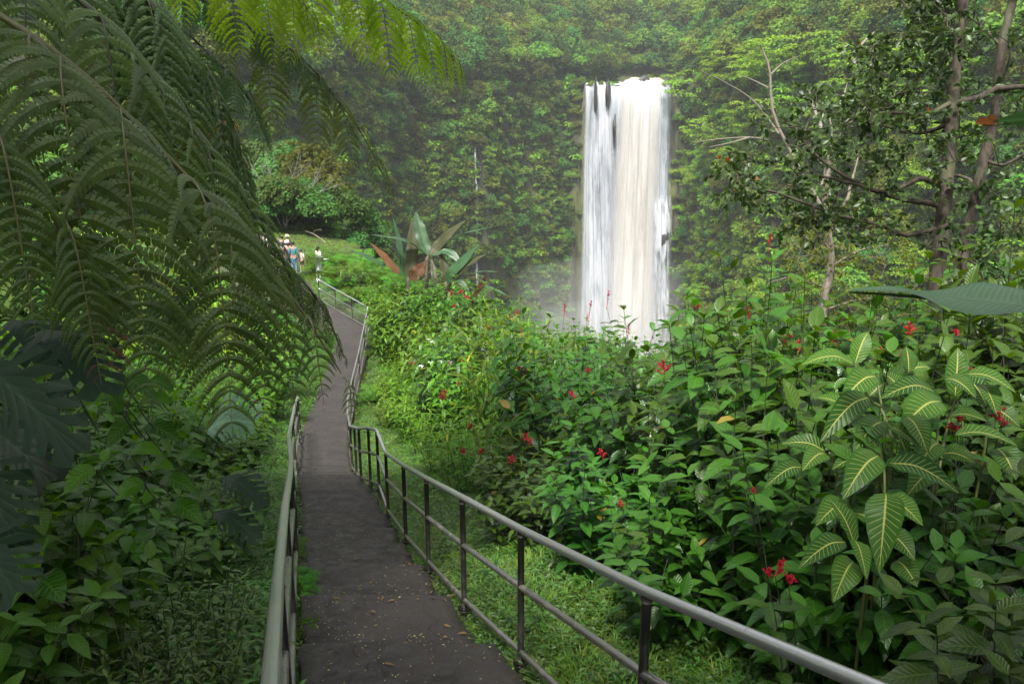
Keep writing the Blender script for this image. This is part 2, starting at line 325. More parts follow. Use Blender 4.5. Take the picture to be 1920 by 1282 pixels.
# ------------------------------------------------------------------ terrain mesh
def build_ground():
    rr = [0.0]; r = .3
    while r < 640:
        rr.append(r); r += max(.13, r * .016) if r < 60 else max(1.1, r * .012)
    rr = np.array(rr); na_f = 460
    az = np.concatenate([np.linspace(-.85, .85, na_f), np.linspace(.85, 2 * math.pi - .85, 140)[1:-1]])
    A, RR = np.meshgrid(az, rr); x = (RR * np.sin(A)).ravel(); y = (RR * np.cos(A)).ravel()
    z = terrain(x, y)
    n = len(az); i = np.arange(len(rr) - 1)[:, None] * n; j = np.arange(n)[None]; kk = (j + 1) % n
    f = np.stack([i + j, i + n + j, i + n + kk, i + kk], -1).reshape(-1, 4)
    b = MB(); b.add(np.stack([x, y, z], -1), f)
    m, t = new_mat('ground_soil'); g = NT(t); geo = g.n('NewGeometry'); sx = g.n('SeparateXYZ'); g.l(geo.outputs['Position'], sx.inputs[0])
    mp = g.n('Mapping'); mp.inputs['Scale'].default_value = (1, 1, .25); g.l(geo.outputs['Position'], mp.inputs[0])
    n1 = g.noise(.25, 6, .65, mp.outputs[0]); n2 = g.noise(2.5, 4, .6, geo.outputs['Position']); n3 = g.noise(.08, 3, .5, mp.outputs[0])
    soil = g.mix(g.ramp(n2, .4, .6), (.028, .034, .014), (.055, .07, .022))
    rock = g.mix(g.ramp(n1, .42, .58), (.030, .028, .022), (.075, .08, .035)); rock = g.mix(g.ramp(n3, .46, .60), rock, (.085, .10, .025))
    nx = g.n('SeparateXYZ'); g.l(geo.outputs['True Normal'], nx.inputs[0])
    mp2 = g.n('Mapping'); mp2.inputs['Scale'].default_value = (1, 1, .12); g.l(geo.outputs['Position'], mp2.inputs[0]); n4 = g.noise(1.3, 6, .7, mp2.outputs[0]); rock = g.mix(g.ramp(n4, .48, .62, 0, .85), rock, (.016, .015, .013))
    steep = g.ramp(nx.outputs[2], .35, .75, 1, 0)
    col = g.mix(steep, soil, rock)
    pr = g.n('BsdfPrincipled'); g.l(col, pr.inputs['Base Color']); pr.inputs['Roughness'].default_value = .9
    bp = g.n('Bump'); bp.inputs['Strength'].default_value = 1; bp.inputs['Distance'].default_value = 1.2; g.l(g.math('MULTIPLY', n1, steep), bp.inputs['Height']); g.l(bp.outputs[0], pr.inputs['Normal'])
    o = g.n('OutputMaterial'); g.l(pr.outputs[0], o.inputs['Surface'])
    tag(b.build('ground', m), kind='structure')
build_ground()

# ------------------------------------------------------------------ path
def build_path():
    n = 900; u = np.linspace(0, NS - 1, n); idx = np.arange(NS)
    R = np.stack([np.interp(u, idx, CR[:, c]) for c in range(3)], -1); L = np.stack([np.interp(u, idx, CL[:, c]) for c in range(3)], -1)
    S = np.interp(u, idx, PATH_S)
    # shallow steps on the steep part
    slope = -np.gradient(R[:, 2]) / np.maximum(np.gradient(S), 1e-4)
    tread = 1.15; ph = (S / tread) % 1.0
    saw = (ph - .5) * tread * np.clip(slope, 0, .35) * .55
    fall = np.where(ph > .96, (1 - ph) / .04, 1)
    zoff = (saw * fall)
    m = 14; w = np.linspace(0, 1, m)
    V = L[:, None] * (1 - w[None, :, None]) + R[:, None] * w[None, :, None]
    V[..., 2] += zoff[:, None] + .012 * np.sin(w * math.pi)[None]
    jit = .012 * np.sin(S * 3.1) + .008 * np.sin(S * 7.7 + 1) + .008 * np.sin(S * 19)
    V[:, 0, :2] += (jit[:, None]) * np.stack([np.ones(n), np.zeros(n)], -1); V[:, -1, 0] += jit[::-1]
    skirtL = V[:, :1].copy(); skirtL[..., 2] -= .18; skirtR = V[:, -1:].copy(); skirtR[..., 2] -= .18
    V = np.concatenate([skirtL, V, skirtR], 1); mm = m + 2
    i = np.arange(n - 1)[:, None] * mm; j = np.arange(mm - 1)[None]
    f = np.stack([i + j, i + j + 1, i + mm + j + 1, i + mm + j], -1).reshape(-1, 4)
    uvp = np.stack([np.broadcast_to(np.linspace(0, 1, mm)[None], (n, mm)), np.broadcast_to(S[:, None], (n, mm))], -1)
    b = MB(); b.add(V.reshape(-1, 3), f, uvp.reshape(-1, 2))
    mt, t = new_mat('asphalt'); g = NT(t); geo = g.n('NewGeometry')
    n1 = g.noise(90, 3, .7, geo.outputs['Position']); n2 = g.noise(1.2, 4, .6, geo.outputs['Position']); n3 = g.noise(350, 2, .5, geo.outputs['Position'])
    c = g.mix(g.ramp(n2, .35, .65), (.024, .020, .0175), (.034, .0285, .025)); c = g.mix(g.ramp(n1, .55, .7, 0, .5), c, (.055, .048, .045)); c = g.mix(g.ramp(n3, .62, .75, 0, .5), c, (.085, .08, .075))
    uvn = g.n('UVMap'); ux = g.n('SeparateXYZ'); g.l(uvn.outputs[0], ux.inputs[0]); ed = g.math('ABSOLUTE', g.math('SUBTRACT', ux.outputs[0], .5)); n5 = g.noise(7, 5, .7, geo.outputs['Position'])
    c = g.mix(g.ramp(n5, .5, .68, 0, .4), c, (.015, .013, .011)); c = g.mix(g.ramp(g.math('ADD', ed, g.math('MULTIPLY', n5, .22)), .50, .60, 0, .85), c, (.035, .045, .012))
    vo = g.n('TexVoronoi'); vo.feature = 'DISTANCE_TO_EDGE'; vo.inputs['Scale'].default_value = .8; wv = g.n('VectorMath'); wv.operation = 'ADD'; nz_ = g.n('TexNoise'); nz_.inputs['Scale'].default_value = 3; g.l(geo.outputs['Position'], nz_.inputs['Vector']); g.l(nz_.outputs['Color'], wv.inputs[0]); g.l(geo.outputs['Position'], wv.inputs[1]); g.l(wv.outputs[0], vo.inputs['Vector'])
    c = g.mix(g.ramp(vo.outputs['Distance'], .004, .014, .7, 0), c, (.008, .007, .006))
    pr = g.n('BsdfPrincipled'); g.l(c, pr.inputs['Base Color']); g.l(g.ramp(n5, .4, .65, .85, .55), pr.inputs['Roughness'])
    bp = g.n('Bump'); bp.inputs['Strength'].default_value = .5; bp.inputs['Distance'].default_value = .006; g.l(n1, bp.inputs['Height']); g.l(bp.outputs[0], pr.inputs['Normal'])
    o = g.n('OutputMaterial'); g.l(pr.outputs[0], o.inputs['Surface'])
    tag(b.build('path', mt), kind='structure')
    return S, L, R, V[:, 1:-1]
PS, PL, PR_, PV = build_path()

# ------------------------------------------------------------------ railings
def metal_mat(name, base, rust, ramt):
    m, t = new_mat(name); g = NT(t); tc = g.n('TexCoord')
    n1 = g.noise(9, 5, .65, tc.outputs['Object']); n2 = g.noise(60, 3, .6, tc.outputs['Object'])
    f = g.math('MULTIPLY', g.ramp(n1, .62 - ramt, .85 - ramt), 1.0)
    c = g.mix(n2, tuple(x * .8 for x in base), base); c = g.mix(f, c, rust)
    pr = g.n('BsdfPrincipled'); g.l(c, pr.inputs['Base Color']); g.l(g.math('SUBTRACT', .85, g.math('MULTIPLY', f, .7)), pr.inputs['Metallic'])
    g.l(g.math('ADD', .33, g.math('MULTIPLY', f, .35)), pr.inputs['Roughness'])
    bp = g.n('Bump'); bp.inputs['Strength'].default_value = .15; bp.inputs['Distance'].default_value = .002; g.l(n2, bp.inputs['Height']); g.l(bp.outputs[0], pr.inputs['Normal'])
    o = g.n('OutputMaterial'); g.l(pr.outputs[0], o.inputs['Surface']); return m
M['metal'] = metal_mat('galvanised_metal', (.60, .60, .61), (.16, .12, .09), .02)
M['metal_worn'] = metal_mat('worn_galvanised_metal', (.36, .35, .33), (.17, .135, .105), .12)
M['metal_post'] = metal_mat('foliage_dark_post_metal', (.12, .115, .11), (.06, .05, .04), .15)  # post base colour darkened to imitate dark foliage mirrored in the metal
M['metal_white'] = metal_mat('pale_metal', (.75, .76, .78), (.4, .38, .35), -.1)
def railing(name, feet, label, h=.92, hm=.53, hb=.07, post_ok=None, dense=1, rad=.024):
    """feet: list of 3D points where posts stand"""
    feet = [np.asarray(p, float) for p in feet]
    root = empty(name, feet[0]); tag(root, label, 'railing')
    o0 = feet[0]
    line = np.array(feet) - o0
    def rail(nm, hh, r, mat):
        pts = []
        for a, b in zip(line[:-1], line[1:]):
            for t in np.linspace(0, 1, 5)[:-1]: pts.append(a * (1 - t) + b * t)
        pts.append(line[-1]); pts = np.array(pts); pts[:, 2] += hh
        # soften corners
        q = pts.copy()
        mb = MB(); mb.tube(q, r, 12); mb.build(nm, mat, root)
    rail('top_rail', h, rad, M['metal']); rail('middle_rail', hm, rad * .85, M['metal_worn']); rail('bottom_rail', hb, rad * .8, M['metal_worn'])
    for i, p in enumerate(line):
        if post_ok is not None and not post_ok[i]: continue
        mb = MB(); mb.tube([p + [0, 0, -.25], p + [0, 0, .4], p + [0, 0, h - rad * .5]], rad * .9, 10)
        mb.tube([p + [0, 0, h - rad * 1.9], p + [0, 0, h - rad * 1.2], p + [0, 0, h - rad * .8]], [rad * .95, rad * 1.12, rad * .95], 10)
        if rad < .04: mb.tube([p + [0, 0, -.01], p + [0, 0, .006]], rad * 2.1, 10)
        mb.build('post', M['metal_post'], root)
    return root
rf = [P(975, 1290, 4.84) + np.array([0, 0, .0])]
right_feet = []
for px, py, d in [(1212, 1480, 3.35), (974, 1282, 4.84), (867, 1168, 5.9), (800, 1084, 7.34), (757, 1029, 8.8), (727, 977, 10.9), (711, 933, 11.5), (692.5, 918, 11.9), (677.5, 903, 13.0), (669, 893, 14.1), (660.5, 882, 15.5), (656, 850, 17.8), (655, 815, 20.3), (664, 764, 23), (675, 712, 25.8), (684, 662, 28.5), (691.5, 619, 31)]:
    right_feet.append(P(px, py, d))
# near extension from the measured top rail
def foot_from_top(px, py, d, h=.92): 
    p = P(px, py, d); p[2] -= h; return p
right_feet[0] = foot_from_top(1213, 1109, 3.32)
right_feet.insert(0, foot_from_top(1560, 1255, 2.32))
d_ = right_feet[0] - right_feet[1]
right_feet.insert(0, right_feet[0] + d_ * 1.0)
right_feet.insert(0, right_feet[0] + d_ * 1.0)
for k, (px, py, d) in enumerate([(977, 992, 4.84), (867, 932, 5.9), (799, 896, 7.34), (756, 872, 8.8), (723, 849, 10.9), (706, 806, 11.5), (690, 802, 11.9)]):
    right_feet[4 + k] = foot_from_top(px, py, d)
rr_ok = [True] * len(right_feet); rr_ok[2] = False
railing('railing', right_feet, 'long galvanised pipe railing running down the right side of the steps', post_ok=rr_ok)
left_feet = [foot_from_top(*a) for a in [(521, 1088, 3.76), (534, 954, 5.7), (544, 887, 7.8), (545.5, 862, 9.0), (541, 818, 11.6), (548, 784, 15.0), (555, 753, 18.6), (558, 745, 19.5)]]
left_feet.insert(0, foot_from_top(507, 1282, 2.4)); left_feet.insert(0, left_feet[0] + (left_feet[0] - left_feet[1]) * .75)
railing('railing', left_feet, 'shorter pipe railing beside the ferns on the left side of the path', post_ok=[True, False] + [True] * 8, rad=.03)
# far railing with wire mesh infill
far_feet = [P(691.5, 619, 31.15), P(661, 601, 32.0), P(630, 583, 33), P(599, 564, 34)]
fr = railing('railing', far_feet, 'far railing section with wire mesh infill at the bend of the path', rad=.022)
mb = MB()
fl = np.array(far_feet) - far_feet[0]
for a, b in zip(fl[:-1], fl[1:]):
    for t in np.linspace(0, 1, 13): q = a * (1 - t) + b * t; mb.tube([q + [0, 0, .08], q + [0, 0, .9]], .003, 4, caps=False)
    for hh in np.linspace(.1, .88, 10): mb.tube([a + [0, 0, hh], b + [0, 0, hh]], .003, 4, caps=False)
mb.build('wire_mesh', M['metal'], fr)

# ------------------------------------------------------------------ far forest
def cards(b, p, d, n, L, W, shade=None):
    m = len(p); d = nrm(d); s_ = nrm(np.cross(d, n)); n2 = np.cross(s_, d)
    L = np.broadcast_to(L, (m,))[:, None]; W = np.broadcast_to(W, (m,))[:, None]
    V = np.stack([p, p + d * L * .5 - s_ * W * .5 - n2 * L * .06, p + d * L - n2 * L * .25, p + d * L * .5 + s_ * W * .5 - n2 * L * .06], 1)
    F = np.arange(m * 4).reshape(m, 4)
    b.add(V.reshape(-1, 3), F, np.tile([[.5, 0], [0, .5], [.5, 1], [1, .5]], (m, 1)), rng.random(m) if shade is None else shade)
def clump_cards(b, cen, rad, ncard, size, up=.5):
    """leaf cards over the upper shells of ellipsoid clumps. cen (k,3), rad (k,3)"""
    k = len(cen); v = nrm(rng.normal(size=(k, ncard, 3))); v[..., 2] = np.where(v[..., 2] < -.35, -v[..., 2], v[..., 2])
    rr = rng.uniform(.6, 1.05, (k, ncard, 1)); p = cen[:, None] + v * rad[:, None] * rr
    nn = nrm(v + np.array([0, 0, up]) + rng.normal(size=v.shape) * .35)
    d = nrm(np.cross(nn, rng.normal(size=v.shape)) + v * .4 - np.array([0, 0, .25]))
    ksh = rng.random(k)[:, None] * .6 + rng.random((k, ncard)) * .4
    sz = size * rng.uniform(.65, 1.35, k * ncard)
    cards(b, p.reshape(-1, 3), d.reshape(-1, 3), nn.reshape(-1, 3), sz, sz * .6, ksh.ravel())
def crown_mesh(kind, seed, name, mat, dens=1.0):
    global rng; keep = rng; rng = np.random.default_rng(seed); b = MB()
    if kind == 'round':
        k = 46; v = nrm(rng.normal(size=(k, 3))); v[:, 2] = np.abs(v[:, 2]) * 1.0 - .15
        c = v * np.array([3.4, 3.4, 3.0]) * rng.uniform(.45, 1.1, (k, 1)) + [0, 0, 5.2]; r = rng.uniform(.7, 1.35, (k, 1)) * np.array([1, 1, .75])
        clump_cards(b, c, r, int(34 * dens), .52)
    elif kind == 'tall':
        k = 44; z = rng.uniform(2, 10, k); a = rng.uniform(0, 6.28, k); q = (1 - ((z - 5.5) / 6) ** 2) * 2.4 * rng.uniform(.3, 1.1, k)
        c = np.stack([q * np.cos(a), q * np.sin(a), z], -1); r = rng.uniform(.6, 1.15, (k, 1)) * np.array([1, 1, .8]); clump_cards(b, c, r, int(34 * dens), .5)
    elif kind == 'umbrella':
        k = 60; a = rng.uniform(0, 6.28, k); q = 7.5 * np.sqrt(rng.random(k)); lev = rng.integers(0, 4, k)
        c = np.stack([q * np.cos(a), q * np.sin(a), 9.5 - lev * 1.5 - q * .18 + rng.normal(size=k) * .25], -1); r = rng.uniform(1.0, 1.9, (k, 1)) * np.array([1, 1, .26])
        clump_cards(b, c, r, int(40 * dens), .5, up=1.3)
    elif kind == 'bush':
        k = 20; v = nrm(rng.normal(size=(k, 3))); v[:, 2] = np.abs(v[:, 2])
        c = v * np.array([1.7, 1.7, 1.5]) * rng.uniform(.3, 1.1, (k, 1)) + [0, 0, .3]; r = rng.uniform(.4, .95, (k, 1)) * np.array([1, 1, .8]); clump_cards(b, c, r, int(34 * dens), .46)
    elif kind == 'broad':      # bigger, paler leaves hanging on the cliff
        k = 14; v = nrm(rng.normal(size=(k, 3))); v[:, 2] = np.abs(v[:, 2])
        c = v * np.array([1.5, 1.5, 1.3]) * rng.uniform(.3, 1.1, (k, 1)); r = rng.uniform(.4, .8, (k, 1)) * np.array([1, 1, .7]); clump_cards(b, c, r, int(16 * dens), .85, up=1)
    rng = keep
    return b.mesh(name, mat)
def trunk_tube(b, h, r, seed, lean=.4, branches=8, spread=3.0, b0=.4, flat=False, r2=.5):
    rg = np.random.default_rng(seed); t = np.linspace(0, 1, 9)
    c = np.stack([lean * np.sin(t * 2.2 + rg.uniform(0, 3)) - lean * math.sin(0), lean * np.sin(t * 1.9 + rg.uniform(0, 3)), t * h], -1); c[:, :2] -= c[0, :2]
    b.tube(c, r * (1 - .65 * t), 8)
    for q in range(branches):
        t0 = rg.uniform(b0, .95); o = np.array([np.interp(t0, t, c[:, i]) for i in range(3)]); a = q * 2.4 + rg.uniform(0, .8); ln = spread * rg.uniform(.6, 1.1)
        up = rg.uniform(.15, .6) if flat else rg.uniform(.5, 1.1)
        s_ = np.linspace(0, 1, 6)[:, None]; d = nrm(np.array([math.cos(a), math.sin(a), up])); pts = o + d * s_ * ln + np.array([0, 0, ln * .12]) * s_ ** 2 + rg.normal(size=(6, 3)) * .05 * ln * s_
        b.tube(pts, r * r2 * (1 - .65 * t0) * (1 - .8 * s_[:, 0]), 5)
def master(name, me):
    return bpy.data.objects.new(name, me)
def make_stuff(name, pts, rots, scl, idx, masters, label, cat='forest'):
    mcol = bpy.data.collections.new(name + '_kinds')
    for i, m_ in enumerate(masters):
        m_.name = 'k%02d_' % i + m_.name; mcol.objects.link(m_)
    me = bpy.data.meshes.new(name); n = len(pts); me.vertices.add(n); me.vertices.foreach_set('co', np.asarray(pts, np.float32).ravel())
    a = me.attributes.new('rot', 'FLOAT_VECTOR', 'POINT'); a.data.foreach_set('vector', np.asarray(rots, np.float32).ravel())
    a = me.attributes.new('scl', 'FLOAT', 'POINT'); a.data.foreach_set('value', np.asarray(scl, np.float32))
    a = me.attributes.new('idx', 'INT', 'POINT'); a.data.foreach_set('value', np.asarray(idx, np.int32))
    o = bpy.data.objects.new(name, me); COL.objects.link(o)
    ng = bpy.data.node_groups.new(name, 'GeometryNodeTree'); ng.interface.new_socket('Geometry', in_out='INPUT', socket_type='NodeSocketGeometry'); ng.interface.new_socket('Geometry', in_out='OUTPUT', socket_type='NodeSocketGeometry')
    N = ng.nodes; gi = N.new('NodeGroupInput'); go = N.new('NodeGroupOutput'); ip = N.new('GeometryNodeInstanceOnPoints'); ci = N.new('GeometryNodeCollectionInfo')
    ci.inputs['Collection'].default_value = mcol; ci.inputs['Separate Children'].default_value = True; ci.inputs['Reset Children'].default_value = True
    def na(nm, dt): x = N.new('GeometryNodeInputNamedAttribute'); x.data_type = dt; x.inputs[0].default_value = nm; return x.outputs['Attribute']
    L = ng.links.new; mp_ = N.new('GeometryNodeMeshToPoints'); L(gi.outputs[0], mp_.inputs['Mesh']); L(mp_.outputs[0], ip.inputs['Points']); L(ci.outputs[0], ip.inputs['Instance']); ip.inputs['Pick Instance'].default_value = True
    L(na('idx', 'INT'), ip.inputs['Instance Index']); e2r = N.new('FunctionNodeEulerToRotation'); L(na('rot', 'FLOAT_VECTOR'), e2r.inputs[0]); L(e2r.outputs[0], ip.inputs['Rotation']); L(na('scl', 'FLOAT'), ip.inputs['Scale'])
    L(ip.outputs[0], go.inputs[0])
    md = o.modifiers.new('scatter', 'NODES'); md.node_group = ng
    tag(o, label, cat, kind='stuff'); return o

def ray_ground(px, py, r0=20, r1=420):
    """first point of the terrain behind photo pixel (px,py) beyond range r0"""
    dirn = P(px, py, 1.0); h = math.hypot(dirn[0], dirn[1]); r = np.linspace(r0, r1, 1600)
    x, y, z = (dirn[i] / h * r for i in range(3)); g_ = terrain(x, y); hit = np.nonzero(g_ > z)[0]
    if len(hit) == 0: i = len(r) - 1
    else: i = hit[0]
    return np.array([x[i], y[i], g_[i]])
rng = np.random.default_rng(11)
FM = {}
for i in range(3): FM['round%d' % i] = crown_mesh('round', 20 + i, 'forest_crown', M['far_a'])
for i in range(2): FM['dround%d' % i] = crown_mesh('round', 30 + i, 'forest_crown', M['far_b'])
FM['tall0'] = crown_mesh('tall', 41, 'forest_crown', M['far_b']); FM['tall1'] = crown_mesh('tall', 42, 'forest_crown', M['far_a'])
for i in range(3): FM['bush%d' % i] = crown_mesh('bush', 50 + i, 'forest_bush', M['far_a'])
for i in range(2): FM['dbush%d' % i] = crown_mesh('bush', 55 + i, 'forest_bush', M['far_b'])
FM['broad0'] = crown_mesh('broad', 60, 'forest_broad', M['far_u']); FM['broad1'] = crown_mesh('broad', 61, 'forest_broad', M['far_a'])
FM['umb0'] = crown_mesh('umbrella', 70, 'umbrella_crown', M['far_u']); FM['umb1'] = crown_mesh('umbrella', 71, 'umbrella_crown', M['far_u'])
FM['ubush'] = crown_mesh('bush', 58, 'forest_bush', M['far_u'])
FM['ydome'] = crown_mesh('round', 80, 'pale_crown', M['far_y'])
FM['dumb'] = crown_mesh('umbrella', 72, 'umbrella_crown', M['far_b'])
def scatter_forest():
    P_, S_, I_, Rt = [], [], [], []
    names = ['bush0', 'bush1', 'bush2', 'dbush0', 'dbush1', 'broad0', 'broad1', 'round0', 'round1', 'round2', 'dround0', 'dround1', 'tall0', 'tall1', 'umb0', 'umb1', 'ydome', 'ubush']
    def put(az, r, kinds, s0, s1, sink=.3, mask=False):
        if mask:
            zl, _px = zlimit(r * np.sin(az), r * np.cos(az)); g_ = terrain(r * np.sin(az), r * np.cos(az)); kk = zl - g_ > 3.3 * s1; az, r = az[kk], r[kk]
        x, y = r * np.sin(az), r * np.cos(az); z = terrain(x, y) - sink; n = len(x)
        P_.append(np.stack([x, y, z], -1)); S_.append(rng.uniform(s0, s1, n)); I_.append(rng.choice([names.index(k_) for k_ in kinds], n))
        Rt.append(np.stack([rng.uniform(-.12, .12, n), rng.uniform(-.12, .12, n), rng.uniform(0, 6.28, n)], -1))
    bu = ['bush0', 'bush1', 'bush2', 'dbush0', 'dbush1', 'broad0', 'broad1']
    # cliff face
    n = 21000; az = rng.uniform(-.62, .68, n); t = rng.uniform(-2, 21, n); Rr = np.interp(az, AZK, RK); wz = np.sin(az * 60) * .5 + .5
    keepm = ~((az > .0835) & (az < .1935)) & (rng.random(n) < (Rr / 250) ** 1 * 1.0 + .25)
    # bare rocky places: near the secondary cascade and beside the falls
    bare = (np.abs(az + .036) < .007) & (t < 11) | (np.sin(az * 53) * np.sin(az * 131 + t * .3 + 1) + .5 * np.sin(az * 230 + t) > .95) | (az > .196) & (az < .21) & (rng.random(n) < .45)
    bare |= (az > -.07) & (az < FALL_A0) & (t < 7.5) & (rng.random(n) < .75)
    keepm &= ~bare
    az, t, Rr = az[keepm], t[keepm], Rr[keepm]
    rt = az > .2; put(az[~rt], (Rr + t)[~rt], bu, .55, 1.25); put(az[rt], (Rr + t)[rt], ['bush0', 'bush1', 'ubush', 'ubush', 'broad0', 'dbush0'], .55, 1.15)
    n = 150; az = rng.uniform(.2, .62, n); t = rng.uniform(2, 70, n); Rr = np.interp(az, AZK, RK); put(az, Rr + t, ['umb0', 'umb1'], .5, .85)
    n = 420; az = np.concatenate([rng.uniform(.082, .124, n), rng.uniform(.188, .2, n // 3)]); t = rng.uniform(4, 46, len(az)); put(az, 252 + t, ['bush0', 'dbush0', 'dbush1', 'bush1'], .4, .8)
    n = 130; az = rng.uniform(.11, .195, n); t = rng.uniform(37, 62, n); put(az, 252 + t, ['round0', 'dround0', 'tall0', 'bush0'], .6, 1.0)
    # trees on ledges of the face
    n = 1500; az = rng.uniform(-.62, .68, n); t = rng.uniform(3, 20, n); Rr = np.interp(az, AZK, RK); km = ~((az > FALL_A0 - .012) & (az < FALL_A1 + .012))
    put(az[km], (Rr + t)[km], ['round0', 'dround1', 'dround0', 'tall1', 'round2'], .4, 1.05)
    # slope above
    n = 4200; az = rng.uniform(-.62, .66, n); t = 18 + 120 * rng.random(n) ** 1.3; Rr = np.interp(az, AZK, RK)
    km = ~((az > .118) & (az < FALL_A1 + .002) & (t < 40)) & ~((az > .2) & (rng.random(n) < .25))
    put(az[km], (Rr + t)[km], ['round0', 'round1', 'round2', 'dround0', 'dround1', 'tall0', 'tall1', 'dround0'], .8, 1.45)
    # left bank behind the people
    n = 2600; x = rng.uniform(-110, -12, n); y = rng.uniform(48, 180, n); s, z, i = path_near(x, y); r = np.hypot(x, y); az = np.arctan2(x, y)
    km = (az > -.72) & (az < -.15) & (r < np.interp(az, AZK, RK)) & (np.abs(s) > 8) & (y - 46 > (-(x + 12)) * .18)
    km &= ~((az > -.33) & (r < 75) & (rng.random(n) < .3))
    x, y, z, r, az = x[km], y[km], z[km], r[km], az[km]
    put(az, r, ['bush0', 'dbush0', 'dbush1', 'round0', 'dround0', 'dround1', 'bush2'], .45, .8)
    # near slopes falling into the gorge (tops only)
    n = 3000; az = rng.uniform(-.3, .7, n); r = 22 + 100 * rng.random(n); x, y = r * np.sin(az), r * np.cos(az); s, z, i = path_near(x, y); gz = terrain(x, y)
    km = (s > np.interp(CC[i, 1], [0, 10, 20, 40, 60], [9, 8.5, 7.0, 6.0, 9]) + 3) & (gz < -14) & (r < np.interp(az, AZK, RK))
    put(az[km], r[km], ['bush0', 'bush1', 'dbush0', 'broad1'], .5, 1.0, mask=True)
    n = 2600; x = rng.uniform(-20, 20, n); y = rng.uniform(36, 110, n); s, z, i = path_near(x, y); gz = terrain(x, y); r = np.hypot(x, y); az = np.arctan2(x, y)
    km = (s > 2.5) & (gz < z - .8) & (gz > -45) & (az > -.34) & ~((y < 48) & (az < -.21))
    put(az[km], r[km], ['bush0', 'bush1', 'dbush0', 'bush2'], .35, .6, mask=True)
    n = 900; x = rng.uniform(-45, -6, n); y = rng.uniform(6, 56, n); s, z, i = path_near(x, y); r = np.hypot(x, y); km = (s < -5.5) & (x < -.36 * y - 2.5) & ~((y > 38) & (x > -24))
    put(np.arctan2(x, y)[km], r[km], ['bush0', 'dbush0', 'dbush1', 'ubush'], .45, .8)
    n = 2600; x = rng.uniform(-26, -5, n); y = rng.uniform(17, 50, n); s, z, i = path_near(x, y); r = np.hypot(x, y); km = (s < -2.3) & (s > -16) & ~((y > 37) & (x > -21)) & ~((y > 31) & (s > -3.5))
    put(np.arctan2(x, y)[km], r[km], ['bush0', 'dbush0', 'ubush', 'bush1', 'broad0'], .2, .38)
    n = 500; x = rng.uniform(-40, -9, n); y = rng.uniform(53, 66, n); s, z, i = path_near(x, y); r = np.hypot(x, y); az = np.arctan2(x, y); km = (y > 52.5 - (x + 17) * .35) & (az < -.16)
    put(az[km], r[km], ['bush0', 'dbush0', 'dround1', 'dround0'], .3, .5)
    pts = np.concatenate(P_); print('forest instances', len(pts))
    make_stuff('forest', pts, np.concatenate(Rt), np.concatenate(S_), np.concatenate(I_), [master(k_, FM[k_]) for k_ in names], 'dense green rainforest covering the gorge walls')
scatter_forest()
# single trees of the far forest one can tell apart
def tree_master(name, crown, seed, h, r, bark, spread, flat=False, nb=8, lean=.5):
    root = bpy.data.objects.new(name, None); COL.objects.link(root); root.empty_display_size = .1
    b = MB(); trunk_tube(b, h, r, seed, lean, nb, spread, .45, flat); b.build('trunk', bark, root)
    c = bpy.data.objects.new('crown', crown); COL.objects.link(c); c.parent = root
    return root
def place(root, first, loc, rz, s):
    o = root if first else copy_tree(root); o.location = tuple(loc); o.rotation_euler = (0, 0, rz); o.scale = (s,) * 3; return o
um = tree_master('umbrella_tree', FM['umb0'], 5, 8.5, .22, M['bark_pale'], 5.5, True, 11)
um2 = tree_master('umbrella_tree', FM['umb1'], 6, 8.5, .22, M['bark_pale'], 5.5, True, 11)
ULIST = [(1310, 150, 'bright green flat topped tree just right of the lip of the waterfall', .9), (1390, 120, 'flat topped tree on the ridge above and right of the falls', 1.0), (1480, 105, 'flat topped tree below the misty ridge skyline', 1.1), (1570, 90, 'highest bright green flat topped tree on the right ridge', 1.1),
         (1340, 230, 'flat topped tree whose crown reaches over the right edge of the waterfall', .85), (1430, 210, 'layered flat topped tree with pale forked limbs', 1.0), (1520, 190, 'wide layered tree on the slope under the ridge', 1.0), (1620, 170, 'flat topped tree behind the small leaved tree', 1.0), (1660, 110, 'flat topped tree beside the brown trunk', 1.1),
         (1310, 300, 'lowest flat topped tree beside the falling water', .7), (1400, 290, 'flat topped tree in the middle of the gorge wall', .9), (1500, 280, 'tree with spreading layered crown behind bare pale limbs', .9), (1600, 270, 'layered tree half hidden by glossy leaves', .9), (1840, 120, 'flat topped tree seen between the two trunks', 1.0), (1880, 230, 'layered tree at the far side of the gorge beyond the leaning trunk', .9), (1860, 480, 'low bright flat topped tree beyond the banana leaf', .8), (1740, 300, 'flat topped tree behind the straight brown trunk', .8)]
for i, (px, py, lab, s) in enumerate(ULIST):
    p = ray_ground(px, py + 70); o = place(um if i % 2 == 0 else um2, i < 2, p - [0, 0, 1.0], rng.uniform(0, 6.28), s * 1.25 * max(.6, math.hypot(p[0], p[1]) / 200)); tag(o, lab, 'tree', 'flat topped trees right of the waterfall')
yt = tree_master('pale_tree', FM['ydome'], 8, 5, .2, M['bark_pale'], 3)
for i, (px, py, lab, s) in enumerate([(940, 70, 'pale yellow green tree highest on the slope left of the falls', 1.25), (965, 130, 'yellowish domed tree under the highest pale tree', 1.1), (1065, 75, 'pale domed tree in the forest above the falls', .9), (1110, 125, 'pale brownish tree on the edge left above the waterfall lip', .85), (1185, 60, 'small pale tree in the dark forest straight above the waterfall', .9), (700, 140, 'pale tree behind the light green fern tips', .9)]):
    p = ray_ground(px, py + 22); o = place(yt, i == 0, p, rng.uniform(0, 6.28), s); tag(o, lab, 'tree', 'pale trees on the slope')
ft = tree_master('forest_tree', FM['dumb'], 9, 7.5, .2, M['bark_grey'], 4.5, True)
